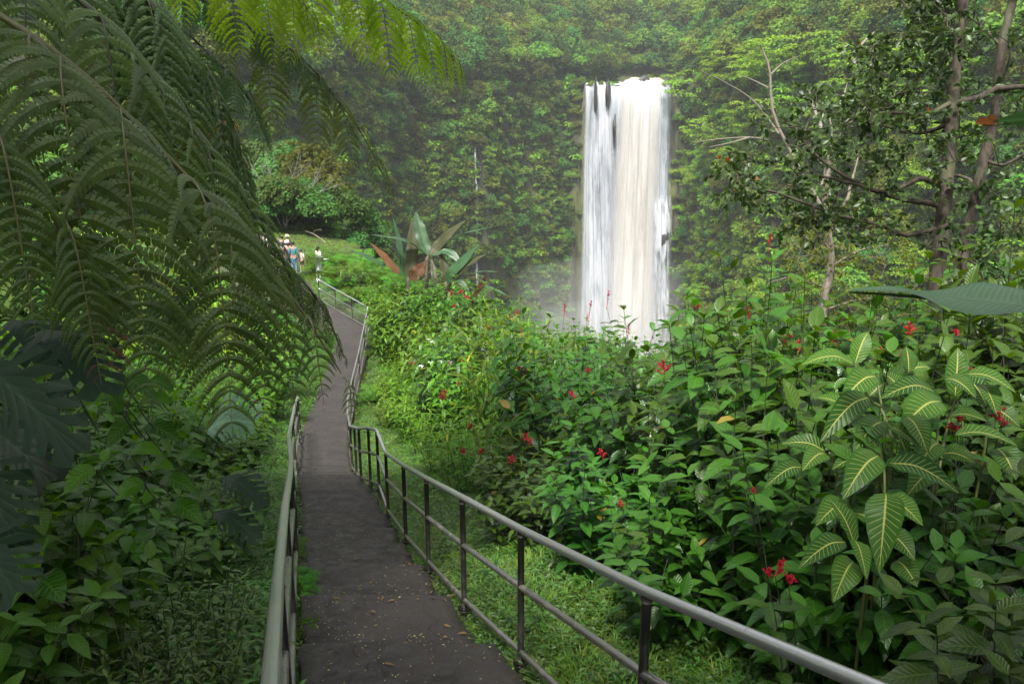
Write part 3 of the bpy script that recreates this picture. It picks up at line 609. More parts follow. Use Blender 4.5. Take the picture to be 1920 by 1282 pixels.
for i, (px, py, lab, s) in enumerate([(620, 440, 'spreading green tree behind the visitors at the end of the path', .34), (500, 440, 'feathery tree behind the white shirted visitor', .26), (430, 370, 'dark layered tree left of the bare tree', .45), (680, 420, 'dense tree behind the banana plant', .5), (600, 370, 'bluish layered tree behind the bare tree', .5)]):
    p = ray_ground(px, py, r0=50); p = P(px, py, [58, 55, 74, 72, 82][i]); p[2] = tz(p[0], p[1]) - .3; o = place(ft, i == 0, p, rng.uniform(0, 6.28), s); tag(o, lab, 'tree', 'trees behind the visitors')

# ------------------------------------------------------------------ waterfall
def water_mat(name, c0, c1, thr, soft, us=30, vs=1.0, edge=.08, edge2=None, seed=0., topfade=0):
    m, t = new_mat(name); g = NT(t); uv = g.n('UVMap'); sx = g.n('SeparateXYZ'); g.l(uv.outputs[0], sx.inputs[0])
    wc_ = g.n('CombineXYZ'); g.l(g.math('MULTIPLY', sx.outputs[0], 3.0), wc_.inputs[0]); g.l(g.math('MULTIPLY', sx.outputs[1], 1.6), wc_.inputs[1]); wn = g.math('ADD', sx.outputs[0], g.math('MULTIPLY', g.math('SUBTRACT', g.noise(1.0, 3, .55, wc_.outputs[0]), .5), .16))
    cb = g.n('CombineXYZ'); g.l(g.math('MULTIPLY', wn, us), cb.inputs[0]); g.l(g.math('MULTIPLY', sx.outputs[1], vs), cb.inputs[1]); cb.inputs[2].default_value = seed
    n1 = g.noise(1.0, 4, .55, cb.outputs[0])
    cb2 = g.n('CombineXYZ'); g.l(g.math('MULTIPLY', sx.outputs[0], us * .3), cb2.inputs[0]); g.l(g.math('MULTIPLY', sx.outputs[1], vs * .45), cb2.inputs[1]); cb2.inputs[2].default_value = seed + 5
    n2 = g.noise(1.0, 3, .5, cb2.outputs[0])
    nn = g.math('ADD', g.math('MULTIPLY', n1, .5), g.math('MULTIPLY', n2, .5))
    col = g.mix(g.ramp(nn, .38, .62), c0, c1)
    a = g.ramp(nn, thr, thr + soft)
    ed = g.ramp(g.math('SUBTRACT', .5, g.math('ABSOLUTE', g.math('SUBTRACT', sx.outputs[0], .5))), 0, edge)
    a = g.math('MULTIPLY', a, ed)
    if topfade: a = g.math('MULTIPLY', a, g.ramp(sx.outputs[1], 0, topfade))
    df = g.n('BsdfDiffuse'); g.l(col, df.inputs[0]); tl = g.n('BsdfTranslucent'); g.l(col, tl.inputs[0]); mx = g.n('MixShader'); mx.inputs[0].default_value = .3; g.l(df.outputs[0], mx.inputs[1]); g.l(tl.outputs[0], mx.inputs[2])
    tp = g.n('BsdfTransparent'); m2 = g.n('MixShader'); g.l(a, m2.inputs[0]); g.l(tp.outputs[0], m2.inputs[1]); g.l(mx.outputs[0], m2.inputs[2])
    bp = g.n('Bump'); bp.inputs['Strength'].default_value = .5; bp.inputs['Distance'].default_value = .3; g.l(n1, bp.inputs['Height']); g.l(bp.outputs[0], df.inputs['Normal'])
    o = g.n('OutputMaterial'); g.l(m2.outputs[0], o.inputs['Surface']); return m
LIPZ = .058 * 252
def X_at(px): return (px - 960) / FPX * 238.5
def build_fall():
    root = empty('waterfall', (X_at(1175), 250, LIPZ)); tag(root, 'tall white waterfall plunging into the green gorge', 'waterfall')
    root['kind'] = 'structure'
    o0 = np.array(root.location)
    rg = np.random.default_rng(4)
    def curtain(nm, px0, px1, z0, z1, yo, mat, over=True, nx=40, flare=0., rip=.4, seed=0, px0b=None, px1b=None):
        u = np.linspace(0, 1, nx); nz = 60; v = np.linspace(0, 1, nz)
        zz = z0 + (z1 - z0) * v ** 1.0
        x0 = X_at(px0) + (X_at(px0b if px0b else px0) - X_at(px0)) * v; x1 = X_at(px1) + (X_at(px1b if px1b else px1) - X_at(px1)) * v
        X = x0[:, None] * (1 - u[None]) + x1[:, None] * u[None]
        fall = (z0 - zz)[:, None]
        Y = np.sqrt(256.3 ** 2 - X ** 2) - yo * np.ones_like(X) - 4.0 * (1 - np.exp(-fall / 3.0)) - .015 * fall
        Y += -rip * (np.sin(u * 23 + seed) + .6 * np.sin(u * 51 + seed * 2))[None] * np.clip(fall / 8, 0, 1) * .8
        Z = zz[:, None] * np.ones_like(X)
        V = np.stack([X, Y, Z], -1)
        V[..., 2] += (.35 * np.sin(u * 19 + seed) + .25 * np.sin(u * 43 + seed * 3))[None] * np.exp(-fall / 4)
        if over:
            e = V[:1].copy(); e[..., 1] += 3.5; e[..., 2] += .35; V = np.concatenate([e, V], 0); v = np.concatenate([[-.03], v])
        n_ = len(V); i = np.arange(n_ - 1)[:, None] * nx; j = np.arange(nx - 1)[None]
        f = np.stack([i + j, i + nx + j, i + nx + j + 1, i + j + 1], -1).reshape(-1, 4)
        uv = np.stack([np.broadcast_to(u[None], (n_, nx)), np.broadcast_to(v[:, None] * abs(z0 - z1) / 25, (n_, nx))], -1)
        b = MB(); b.add(V.reshape(-1, 3) - o0, f, uv.reshape(-1, 2)); return b.build(nm, mat, root)
    wc, cw, gr = (.86, .80, .72), (.80, .82, .86), (.52, .56, .62)
    curtain('back_curtain', 1097, 1256, LIPZ + .2, -88, 0, water_mat('water_back', (.40, .43, .48), (.66, .69, .74), .26, .22, 16, 1.2, .05, seed=1), rip=.3, px0b=1095, px1b=1274)
    curtain('middle_torrent', 1158, 1244, LIPZ + .6, -88, 1.2, water_mat('water_middle', (.58, .565, .55), (.69, .675, .65), .18, .25, 9, 1.1, .26, seed=2), rip=.2, seed=1, px0b=1122, px1b=1262)
    curtain('middle_torrent', 1164, 1234, LIPZ + .7, -88, 2.0, water_mat('water_front', (.62, .595, .56), (.71, .69, .66), .24, .3, 7, 1.0, .36, seed=7), rip=.25, seed=4, px0b=1150, px1b=1238)
    curtain('left_torrent', 1108, 1152, LIPZ + .3, -88, 1.0, water_mat('water_left', (.42, .44, .49), (.66, .67, .71), .28, .25, 6, 1.5, .28, seed=3), rip=.25, seed=2, px0b=1096, px1b=1186)
    curtain('left_torrent', 1094, 1136, LIPZ - 12, -88, 1.8, water_mat('water_left_low', (.40, .43, .48), (.65, .67, .71), .32, .25, 6, 1.9, .34, seed=9, topfade=.5), rip=.5, seed=6, px0b=1093, px1b=1180, over=False)
    curtain('right_torrent', 1214, 1259, LIPZ - .3, -88, .8, water_mat('water_right', (.36, .39, .44), (.62, .65, .70), .38, .2, 9, 1.8, .18, seed=5), rip=.4, seed=3, px1b=1278)
    curtain('right_cascade', 1226, 1266, LIPZ - 30, -88, 2.8, water_mat('water_step', (.44, .47, .52), (.72, .73, .77), .40, .14, 6, 2.6, .25, seed=6, topfade=.25), rip=.3, seed=5, over=False, px0b=1242, px1b=1280)
    # river above the lip
    nx, ny = 30, 24; px = np.linspace(1152, 1247, nx); tt = np.linspace(0, 44, ny)
    cx = X_at(1200); nar = np.linspace(1, .62, ny)
    X = (X_at(px)[None] - cx) * nar[:, None] + cx + tt[:, None] * .16 + 2; Y = 253.5 + tt[:, None] * np.ones_like(X); Z = LIPZ + .45 + .115 * tt[:, None] + .12 * np.sin(X * 1.7 + tt[:, None]) + .1 * np.sin(X * .6 + tt[:, None] * 1.3)
    i = np.arange(ny - 1)[:, None] * nx; j = np.arange(nx - 1)[None]; f = np.stack([i + j, i + j + 1, i + nx + j + 1, i + nx + j], -1).reshape(-1, 4)
    uv = np.stack([np.broadcast_to(np.linspace(0, 1, nx)[None], X.shape), np.broadcast_to(tt[:, None] / 10, X.shape)], -1)
    b = MB(); b.add(np.stack([X, Y, Z], -1).reshape(-1, 3), f, uv.reshape(-1, 2)); tag(b.build('river', water_mat('river_water', (.42, .33, .24), (.80, .75, .68), .0, .1, 12, 2, .10, seed=8)), kind='structure')
    # rocks at the lip and rocks that split the water
    rock = plain_mat('wet_rock', (.035, .033, .03), .55, var=.5, scale=1.2)
    def boulder(c, r, lab, seed):
        b = MB(); rg = np.random.default_rng(seed); th = np.linspace(0.001, math.pi - .001, 12); ph = np.linspace(0, 2 * math.pi, 18, endpoint=False)
        T, Q = np.meshgrid(th, ph, indexing='ij'); k_ = rg.normal(size=(5, 3)); v = np.stack([np.sin(T) * np.cos(Q), np.sin(T) * np.sin(Q), np.cos(T)], -1)
        rad = 1 + .12 * sum(np.sin(v @ k_[q] * 2.5 + q) for q in range(5)); v = v * rad[..., None] * np.array(r)
        i = np.arange(11)[:, None] * 18; j = np.arange(18)[None]; kk = (j + 1) % 18; f = np.stack([i + j, i + 18 + j, i + 18 + kk, i + kk], -1).reshape(-1, 4)
        b.add(v.reshape(-1, 3), f); o = b.build('boulder', rock); o.location = tuple(c); tag(o, lab, 'boulder', 'dark rocks at the waterfall')
    boulder((X_at(1211) + 1, 262, LIPZ + 1.9), (1.9, 1.5, 1.2), 'dark boulder standing in the river above the lip', 1)
    boulder((X_at(1139), 249.6, LIPZ - 2.6), (.8, 2.6, 3.6), 'dark rock parting the water at the left of the lip', 2)
    boulder((X_at(1117), 249.8, LIPZ - 3.4), (.45, 2.4, 4.2), 'dark rock nearest the left end of the waterfall lip', 3)
    boulder((X_at(1153), 248.6, LIPZ - 13), (.5, 2.2, 4.2), 'narrow dark outcrop between the left and the middle water', 4)
    boulder((X_at(1247), 247.8, LIPZ - 78), (1.7, 1.6, 13), 'tall mossy rock with water on both sides low on the right of the falls', 5)
    boulder((X_at(1252), 247, LIPZ - 47), (1.6, 2.4, 3.5), 'dark ledge where the right strand of water jumps out', 6)
    # thin second cascade
    c = ray_ground(893, 330, 100); b = MB()
    az2 = math.atan2(c[0], c[1]); nz = 40; zz = np.linspace(-2, -80, nz); R2 = np.interp(az2, AZK, RK) + 3.5 * math.sin(az2 * 41) + 2 * math.sin(az2 * 97 + 1)
    tt = (zz + 86) / (86 + .058 * R2) * 20 - 2; r = R2 + tt - 1.3; cx = az2 + .0012 * np.sin(zz * .25); V = []
    for sgn in (-1, 1): V.append(np.stack([r * np.sin(cx + sgn * .0016), r * np.cos(cx + sgn * .0016), zz], -1))
    V = np.stack(V, 1); i = np.arange(nz - 1)[:, None] * 2; f = np.concatenate([i, i + 2, i + 3, i + 1], 1)
    uv = np.stack([np.broadcast_to([0, 1], (nz, 2)), np.broadcast_to((np.arange(nz) * .5)[:, None], (nz, 2))], -1)
    b.add(V.reshape(-1, 3), f, uv.reshape(-1, 2)); tag(b.build('side_cascade', water_mat('water_thin', (.35, .38, .42), (.75, .78, .84), .42, .2, 4, .6, .3, seed=12)), 'thin trickle of water down a dark rock cleft left of the main falls', 'cascade', kind='structure')
build_fall()
def vol(name, co, density, color=(.86, .90, .95), aniso=.3, shape='box', label=None):
    b = MB()
    if shape == 'box': b.box(*co)
    else:
        c, r = co; th = np.linspace(0.001, math.pi - .001, 16); ph = np.linspace(0, 2 * math.pi, 28, endpoint=False); T, Q = np.meshgrid(th, ph, indexing='ij')
        v = np.stack([np.sin(T) * np.cos(Q), np.sin(T) * np.sin(Q), np.cos(T)], -1) * np.array(r) + np.array(c)
        i = np.arange(15)[:, None] * 28; j = np.arange(28)[None]; kk = (j + 1) % 28; b.add(v.reshape(-1, 3), np.stack([i + j, i + 28 + j, i + 28 + kk, i + kk], -1).reshape(-1, 4))
    m, t = new_mat(name); g = NT(t); pv = g.n('VolumePrincipled'); pv.inputs['Color'].default_value = (*color, 1); pv.inputs['Density'].default_value = density; pv.inputs['Anisotropy'].default_value = aniso
    o = g.n('OutputMaterial'); g.l(pv.outputs[0], o.inputs['Volume']); return tag(b.build(name, m), label, kind='stuff')
vol('haze', ((0, 0, 6), (1420, 1420, 196)), .00040, label='thin pale haze filling the gorge')
vol('mist', ((X_at(1140), 233, -72), (60, 14, 38)), .009, (.95, .96, .98), 0, 'ball', 'pale spray hanging at the foot of the waterfall')
vol('mist', ((X_at(1130), 233, -76), (44, 10, 29)), .016, (.95, .96, .98), 0, 'ball', 'denser spray low at the foot of the waterfall')

# ------------------------------------------------------------------ ferns
DOWN = np.array([0, 0, -1.])
def pinnules(b, base, a, bd, n_, ln, wd, seg, teeth, arch, shade=None, curl=.0):
    """one pinnule per row: base point, pinna axis a, side dir bd, blade normal n_, length ln"""
    k = len(base); t = np.linspace(0, 1, seg + 1); T = t[None, :, None]; ln = np.asarray(ln)
    p0 = nrm(bd + a * .12 + rng.normal(size=bd.shape) * .07)
    c = base[:, None] + ln[:, None, None] * (p0[:, None] * T * (1 - .18 * T) + (a * arch)[:, None] * T ** 2 - (n_ * .10)[:, None] * T ** 2 + DOWN * (.10 * T ** 2))
    tan = nrm(np.gradient(c, axis=1)); q = nrm(np.cross(n_[:, None], tan)); prof = np.minimum(1, (1.04 - t) * 2.2) * np.minimum(1, .55 + t * 4)
    w = (ln[:, None] * wd * prof[None])[..., None] if np.isscalar(wd) else (wd[:, None] * prof[None])[..., None]
    sh = rng.random(k) if shade is None else shade
    dn = -n_[:, None] * .30
    if not teeth:
        l = c - q * w + dn * w; r = c + q * w + dn * w
        V = np.stack([l, c, r], 2).reshape(-1, 3); i = (np.arange(seg) * 3)[:, None]; e = np.array([0, 1])[None]
        F = np.stack([i + e, i + e + 1, i + e + 4, i + e + 3], -1).reshape(-1, 4); F = (np.arange(k) * (seg + 1) * 3)[:, None, None] + F[None]
        uv = np.tile([[0, 0], [.5, 0], [1, 0]], (k * (seg + 1), 1)); b.add(V, F.reshape(-1, 4), uv, np.repeat(sh, seg * 2)); return
    A = c[:, :-1]; B = c[:, 1:]; stp = B - A; out_ = []
    for sg in (-1, 1):
        ww = w[:, :-1] * sg; qq = q[:, :-1]; dd = dn * np.abs(ww)
        C = A + stp * 1.25 + qq * ww * 1.0 + dd; D = A + stp * .45 + qq * ww * .86 + dd * .7
        out_.append(np.stack([A, A + stp * .93, C, D], 2) if sg > 0 else np.stack([A, D, C, A + stp * .93], 2))
    V = np.stack(out_, 2).reshape(-1, 3); F = np.arange(len(V)).reshape(-1, 4)
    b.add(V, F, None, np.repeat(sh, seg * 2))
def frond(bl, bs, pts, L0, npin=12, hang=.8, npl=20, seg=12, teeth=True, pw=.075, arch=.45, plen=.23, t0=.12, yb=1.0, prof=None, fwd=.5, stiff=1.0, swing=0., both=(1, -1), rr=.012, dead=None, npt=60, upv=None, dip=.10):
    """pts: rachis points (world). bl: builder for green, bs: builder for stalks"""
    c = curve_pts(pts, npt); bs.tube(c, rr * (1 - .75 * np.linspace(0, 1, npt)), 6)
    tt = np.linspace(t0, .985, npin); idx = tt * (npt - 1); tan_all = nrm(np.gradient(c, axis=0))
    for k_, t in enumerate(tt):
        o = np.array([np.interp(idx[k_], np.arange(npt), c[:, i]) for i in range(3)]); T = nrm(np.array([np.interp(idx[k_], np.arange(npt), tan_all[:, i]) for i in range(3)]))
        up = np.array([0, 0, 1.]) if upv is None else np.asarray(upv, float)
        B = np.cross(T, up); B = nrm(B) if np.linalg.norm(B) > .05 else np.array([1., 0, 0])
        pf = (math.sin(math.pi * min(1, (.16 + .80 * t))) ** .75) if prof is None else prof(t)
        for sd in both:
            Lp = L0 * pf * rng.uniform(.92, 1.06)
            if Lp < .03: continue
            m = max(5, int(npl * (.35 + .65 * pf))); u = np.linspace(0, 1, m)
            init = nrm(B * sd * .85 + T * (fwd + rng.normal() * .12) + np.array([0, 0, .05]) + rng.normal(size=3) * .08); sw = rng.normal() * .14; o = o + T * rng.normal() * .03
            h = hang * (1 - np.exp(-u * 4.5 / stiff)) ; dirs = nrm(init[None] * (1 - h)[:, None] + DOWN[None] * h[:, None] + T[None] * (swing + sw) * u[:, None])
            st = Lp / (m - 1); cc = o + np.concatenate([[np.zeros(3)], np.cumsum(dirs[:-1] * st, axis=0)])
            a = dirs; bvec = T[None] - (a * T[None]).sum(1, keepdims=True) * a; bvec = nrm(bvec * yb); nn = np.cross(a, bvec)
            nn = np.where((nn[:, 2:3] < -.0) & (np.abs(nn[:, 2:3]) > .3), -nn, nn)
            bs.tube(cc, rr * .30 * (1 - .8 * u), 4, caps=False)
            pl = Lp * plen * np.minimum(1, (1.03 - u) * 1.9) ** .8 * np.minimum(1, .75 + u * 3); ok = pl > .006
            for s2 in (-1, 1):
                tgt = bl
                if dead is not None and rng.random() < dead[1] and t > .1:
                    nd = max(2, int(m * .2)); pinnules(dead[0], cc[-nd:], a[-nd:], s2 * bvec[-nd:], nn[-nd:], pl[-nd:], pw * 1.0, max(3, seg // 2), teeth, arch)
                    pinnules(tgt, cc[1:-nd], a[1:-nd], s2 * bvec[1:-nd], nn[1:-nd], pl[1:-nd] * rng.uniform(.80, 1.08, m - nd - 1), pw, seg, teeth, arch)
                else:
                    pinnules(tgt, cc[1:], a[1:], s2 * bvec[1:], nn[1:], pl[1:] * rng.uniform(.80, 1.08, m - 1), pw, seg, teeth, arch)
def fern_thing(name, label, origin, specs, cat='fern', group=None, trunk=None):
    """specs: list of dict(pts=world pts, mat=, kw=)"""
    root = empty(name, origin); tag(root, label, cat, group); o = np.asarray(origin, float)
    for sp in specs:
        bl, bs, bd = MB(), MB(), MB(); kw = dict(sp.get('kw', {}))
        if sp.get('dead'): kw['dead'] = (bd, sp['dead'])
        frond(bl, bs, [np.asarray(p) - o for p in sp['pts']], **kw)
        f = bl.build('frond', M[sp['mat']], root)
        bs.build('stalk', M[sp.get('stalk', 'rachis_dark')], f)
        if bd.n: bd.build('withered_foliage', M['fern_dead'], f)
    if trunk:
        b = MB(); b.tube(curve_pts(np.array(trunk) - o, 14), .11, 12); b.build('trunk', M['bark_dark'], root)
    return root
rng = np.random.default_rng(21)
HI = dict(L0=1.08, npin=10, hang=.97, npl=21, seg=15, teeth=True, pw=.088, arch=.60, plen=.235, t0=.10, fwd=.25, stiff=.55, rr=.013)
near_specs = [
    dict(pts=[P(-260, -110, 2.25), P(0, 30, 2.3), P(165, 148, 2.4), P(325, 305, 2.55), P(450, 440, 2.7), P(560, 575, 2.85), P(640, 700, 3.0)], mat='fern_near', stalk='rachis', kw=dict(HI, npin=10, both=(1,), prof=lambda t: min(1, .6 + 1.2 * t) * (1 - max(0, t - .42) * 1.45)), dead=.25),
    dict(pts=[P(-330, 60, 2.0), P(-140, 150, 2.0), P(-20, 240, 2.1), P(70, 350, 2.2), P(125, 470, 2.3), P(150, 600, 2.4)], mat='fern_near', stalk='rachis', kw=dict(HI, L0=.58, npin=6, both=(1,)), dead=.5),
    dict(pts=[P(-150, -200, 2.7), P(60, -70, 2.7), P(200, 50, 2.8), P(330, 200, 3.0), P(440, 350, 3.2), P(530, 490, 3.4), P(575, 600, 3.6)], mat='fern_near', stalk='rachis_dark', kw=dict(HI, L0=.98, npin=9, both=(1,), prof=lambda t: min(1, .55 + 1.2 * t) * (1 - max(0, t - .4) * 1.35)), dead=.2),
    dict(pts=[P(-60, -250, 3.2), P(150, -120, 3.3), P(290, 20, 3.5), P(370, 150, 3.8), P(430, 290, 4.1), P(470, 420, 4.4)], mat='fern_mid', kw=dict(HI, L0=.85, npin=10, seg=9), dead=.05),
    dict(pts=[P(-250, 330, 3.1), P(-60, 370, 3.2), P(120, 430, 3.4), P(260, 510, 3.7), P(360, 590, 4.0), P(420, 670, 4.3)], mat='fern_mid', kw=dict(HI, L0=.6, npin=10, seg=9), dead=.2),
    dict(pts=[P(330, 330, 4.0), P(420, 400, 4.2), P(505, 470, 4.4), P(570, 530, 4.6), P(612, 590, 4.8), P(645, 670, 5.0)], mat='fern_near', kw=dict(HI, L0=.36, npin=9, seg=9, plen=.28), dead=.15),
]
oc = P(-420, -220, 2.3)
fern_thing('tree_fern', 'huge dark green tree fern hanging its fronds over the left of the path', [oc[0], oc[1], tz(oc[0], oc[1])], near_specs, 'tree fern', None,
           trunk=[[oc[0] - .3, oc[1] - .1, tz(oc[0], oc[1]) - .2], [oc[0] - .25, oc[1] - .1, -1], [oc[0], oc[1], oc[2] - .05]])
MD = dict(L0=.62, npin=9, hang=.96, npl=20, seg=6, teeth=True, pw=.085, arch=.5, plen=.29, t0=.08, fwd=.3, stiff=.6, rr=.010)
top_specs = [
    dict(pts=[P(250, -330, 4.6), P(400, -150, 4.6), P(560, -65, 4.8), P(690, -15, 5.1), P(780, 42, 5.4), P(830, 85, 5.7), P(855, 118, 5.9)], mat='fern_light', kw=dict(MD, L0=.62, npin=12, both=(1,))),
    dict(pts=[P(200, -300, 4.3), P(290, -150, 4.1), P(400, -80, 4.1), P(490, -40, 4.3), P(560, 0, 4.6), P(590, 40, 4.9)], mat='fern_light', kw=dict(MD, L0=.55, npin=9, both=(1,))),
    dict(pts=[P(240, -250, 5.0), P(300, 0, 4.9), P(370, 80, 4.9), P(440, 150, 5.1), P(485, 220, 5.4), P(505, 280, 5.6)], mat='fern_mid', kw=dict(MD, L0=.42, npin=9, both=(1,))),
    dict(pts=[P(330, -250, 5.4), P(420, -30, 5.3), P(485, 70, 5.3), P(570, 125, 5.5), P(650, 210, 5.8), P(700, 290, 6.2), P(728, 350, 6.5)], mat='fern_olive', kw=dict(MD, L0=.78, npin=8, both=(1,), plen=.22)),
    dict(pts=[P(200, -200, 5.0), P(215, 0, 4.9), P(290, 120, 4.9), P(370, 200, 5.1), P(425, 250, 5.4), P(460, 300, 5.7)], mat='fern_olive', kw=dict(MD, L0=.5, npin=7, both=(1,))),
    dict(pts=[P(280, -250, 4.8), P(330, -40, 4.7), P(400, 10, 4.7), P(480, 50, 4.9), P(560, 105, 5.2), P(620, 170, 5.5), P(665, 250, 5.8)], mat='fern_mid', kw=dict(MD, L0=.28, npin=12)),
    dict(pts=[P(150, -260, 4.4), P(150, -60, 4.3), P(190, 60, 4.3), P(250, 160, 4.5), P(300, 240, 4.8)], mat='fern_olive', kw=dict(MD, L0=.45, npin=8, both=(1,))),
]
o2 = P(215, -420, 4.7)
fern_thing('tree_fern', 'sunlit yellow green tree fern with fronds hanging from the top edge', [o2[0], o2[1], tz(o2[0], o2[1])], top_specs, 'tree fern')
ylw = [dict(pts=[P(345, 265, 6.0), P(375, 240, 6.0), P(420, 222, 6.1), P(450, 235, 6.3)], mat='fern_yellow', kw=dict(MD, L0=.22, npin=8, npl=12)), dict(pts=[P(330, 275, 6.0), P(350, 262, 6.0), P(372, 275, 6.05), P(378, 300, 6.1)], mat='fern_yellow', kw=dict(MD, L0=.18, npin=6, npl=10))]
fern_thing('fern', 'withered orange yellow fern frond below the dark hanging fronds', P(340, 275, 6.0), ylw, 'fern')

# ground ferns
def ground_fern_meshes(seed, nf, L, mat, seg=4, L0=.2, stalk='rachis_dark'):
    global rng; keep = rng; rng = np.random.default_rng(seed); bl, bs = MB(), MB()
    for q in range(nf):
        a = q * 2.399 + rng.uniform(-.2, .2); el = rng.uniform(.5, 1.15); l = L * rng.uniform(.7, 1.1); d = np.array([math.cos(a), math.sin(a), 0])
        pts = [d * l * u * math.cos(el) * (1 + .15 * u) + np.array([0, 0, l * (math.sin(el) * u * 1.15 - .62 * u * u)]) for u in np.linspace(0, 1, 6)]
        frond(bl, bs, pts, L0=L0 * l / L, npin=18, hang=.25, npl=11, seg=2, teeth=False, pw=.12, arch=.25, plen=.26, t0=.15, fwd=.25, rr=.004, npt=24)
    rng = keep; return bl.mesh('frond', M[mat]), bs.mesh('stalk', M[stalk])
GF = [ground_fern_meshes(1, 17, .75, 'fern_ground', L0=.24), ground_fern_meshes(2, 13, .6, 'fern_ground', L0=.2)]
GFM = []
for i, (a, b_) in enumerate(GF):
    r = bpy.data.objects.new('fern', None); COL.objects.link(r); r.empty_display_size = .1
    f = bpy.data.objects.new('foliage', a); s_ = bpy.data.objects.new('stalk', b_)
    for q in (f, s_): COL.objects.link(q); q.parent = r
    GFM.append(r)
_fi = [0, 0]
def put_fern(kind, x, y, s, label, group, zoff=0, tilt=(0, 0)):
    r = GFM[kind]; first = _fi[kind] == 0; _fi[kind] += 1
    o = r if first else copy_tree(r); o.location = (x, y, tz(x, y) + zoff); o.rotation_euler = (tilt[0], tilt[1], rng.uniform(0, 6.28)); o.scale = (s,) * 3; tag(o, label, 'fern', group); return o

# ------------------------------------------------------------------ shrubs
def shrub_mesh(seed, H, nst, LL, WW, mat, node=.085, spread=.35, droop=.32, leafmin=.25, kind='ovate', seg=5, term=True, branches=2, stemmat='stem_dark', up=.35):
    global rng; keep = rng; rng = np.random.default_rng(seed); b, s = MB(), MB()
    P_, D_, N_, L_, W_, T_ = [], [], [], [], [], []
    def grow(o, d, ln, r, lf):
        n = 8; u = np.linspace(0, 1, n)[:, None]; bend = rng.normal(size=3) * .10; bend[2] = abs(bend[2])
        c = o + d * ln * u + bend * ln * u ** 2 + np.array([0, 0, .10]) * ln * u ** 2; s.tube(c, r * (1 - .7 * u[:, 0]), 5)
        m = max(3, int(ln * (1 - lf) / node)); t = np.linspace(lf, 1.0, m); tan = nrm(c[-1] - c[0]); ph = rng.uniform(0, 3.14)
        a1 = nrm(np.cross(tan, [.3, .2, .9])); a2 = np.cross(tan, a1)
        for k_, q in enumerate(t):
            pt = np.array([np.interp(q, u[:, 0], c[:, i]) for i in range(3)]); an = ph + k_ * math.pi / 2
            for sg in (1, -1):
                o_ = (a1 * math.cos(an) + a2 * math.sin(an)) * sg; e = up + .5 * (q > .93) + rng.normal() * .12
                D = nrm(o_ + tan * e + rng.normal(size=3) * .12); szz = (1 if q < .9 else .72) * rng.uniform(.75, 1.15)
                P_.append(pt); D_.append(D); N_.append(nrm(np.array([0, 0, 1.2]) + tan * .3 + rng.normal(size=3) * .25)); L_.append(LL * szz); W_.append(WW * szz); T_.append(q)
        return c
    for q in range(nst):
        a = q * 2.399; rad = spread * math.sqrt((q + .5) / nst); o = np.array([rad * math.cos(a), rad * math.sin(a), -.05]); lean = rng.uniform(.05, .42)
        d = nrm(np.array([math.cos(a) * lean, math.sin(a) * lean, 1.])); h = H * rng.uniform(.62, 1.02); c = grow(o, d, h, .009, leafmin)
        for k_ in range(branches):
            t = rng.uniform(.35, .7); pt = np.array([np.interp(t, np.linspace(0, 1, 8), c[:, i]) for i in range(3)]); a2 = rng.uniform(0, 6.28)
            grow(pt, nrm(np.array([math.cos(a2), math.sin(a2), rng.uniform(.7, 1.5)])), h * rng.uniform(.22, .42), .006, .15)
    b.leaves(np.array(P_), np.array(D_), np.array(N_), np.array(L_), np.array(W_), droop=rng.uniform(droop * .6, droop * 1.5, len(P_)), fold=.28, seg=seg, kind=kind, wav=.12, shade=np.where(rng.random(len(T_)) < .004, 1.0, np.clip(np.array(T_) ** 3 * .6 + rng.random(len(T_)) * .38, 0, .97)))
    rng = keep; return b.mesh('foliage', M[mat]), s.mesh('stem', M[stemmat])
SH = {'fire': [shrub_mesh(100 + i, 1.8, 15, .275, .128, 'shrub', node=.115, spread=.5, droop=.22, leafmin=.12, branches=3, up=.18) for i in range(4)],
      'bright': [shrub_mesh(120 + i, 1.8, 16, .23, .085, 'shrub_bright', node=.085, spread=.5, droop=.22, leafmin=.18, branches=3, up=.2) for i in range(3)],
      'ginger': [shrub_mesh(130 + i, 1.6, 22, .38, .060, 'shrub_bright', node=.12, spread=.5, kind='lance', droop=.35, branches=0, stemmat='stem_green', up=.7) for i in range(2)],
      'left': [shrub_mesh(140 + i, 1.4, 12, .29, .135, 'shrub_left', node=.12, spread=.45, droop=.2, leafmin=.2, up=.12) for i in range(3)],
      'low': [shrub_mesh(150 + i, .45, 16, .085, .03, 'cover_dark', node=.035, kind='lance', seg=3, branches=2, stemmat='stem_green') for i in range(3)]}
BH = {'fire': 1.8, 'bright': 1.8, 'ginger': 1.6, 'left': 1.4, 'low': .45}
SHM = {}
def put_shrub(kind, x, y, sz, label=None, group=None, zoff=0, name='shrub', sxy=None, cat='shrub'):
    v = int(rng.integers(0, len(SH[kind]))); key = (kind, v)
    if key not in SHM:
        r = bpy.data.objects.new(name, None); COL.objects.link(r); r.empty_display_size = .1
        for nm, me in zip(('foliage', 'stem'), SH[kind][v]):
            q = bpy.data.objects.new(nm, me); COL.objects.link(q); q.parent = r
        SHM[key] = r; o = r
    else:
        src = SHM[key]; o = src.copy(); COL.objects.link(o)
        for ch in src.children:
            if ch.name.split('.')[0] in ('foliage', 'stem'): c = ch.copy(); COL.objects.link(c); c.parent = o
    o.location = (x, y, tz(x, y) + zoff); o.rotation_euler = (0, 0, rng.uniform(0, 6.28)); sz = sz / BH[kind]; q = sz ** .5 * (sxy or 1)
    o.scale = (q, q, sz); tag(o, label, cat, group); return o
rng = np.random.default_rng(33)
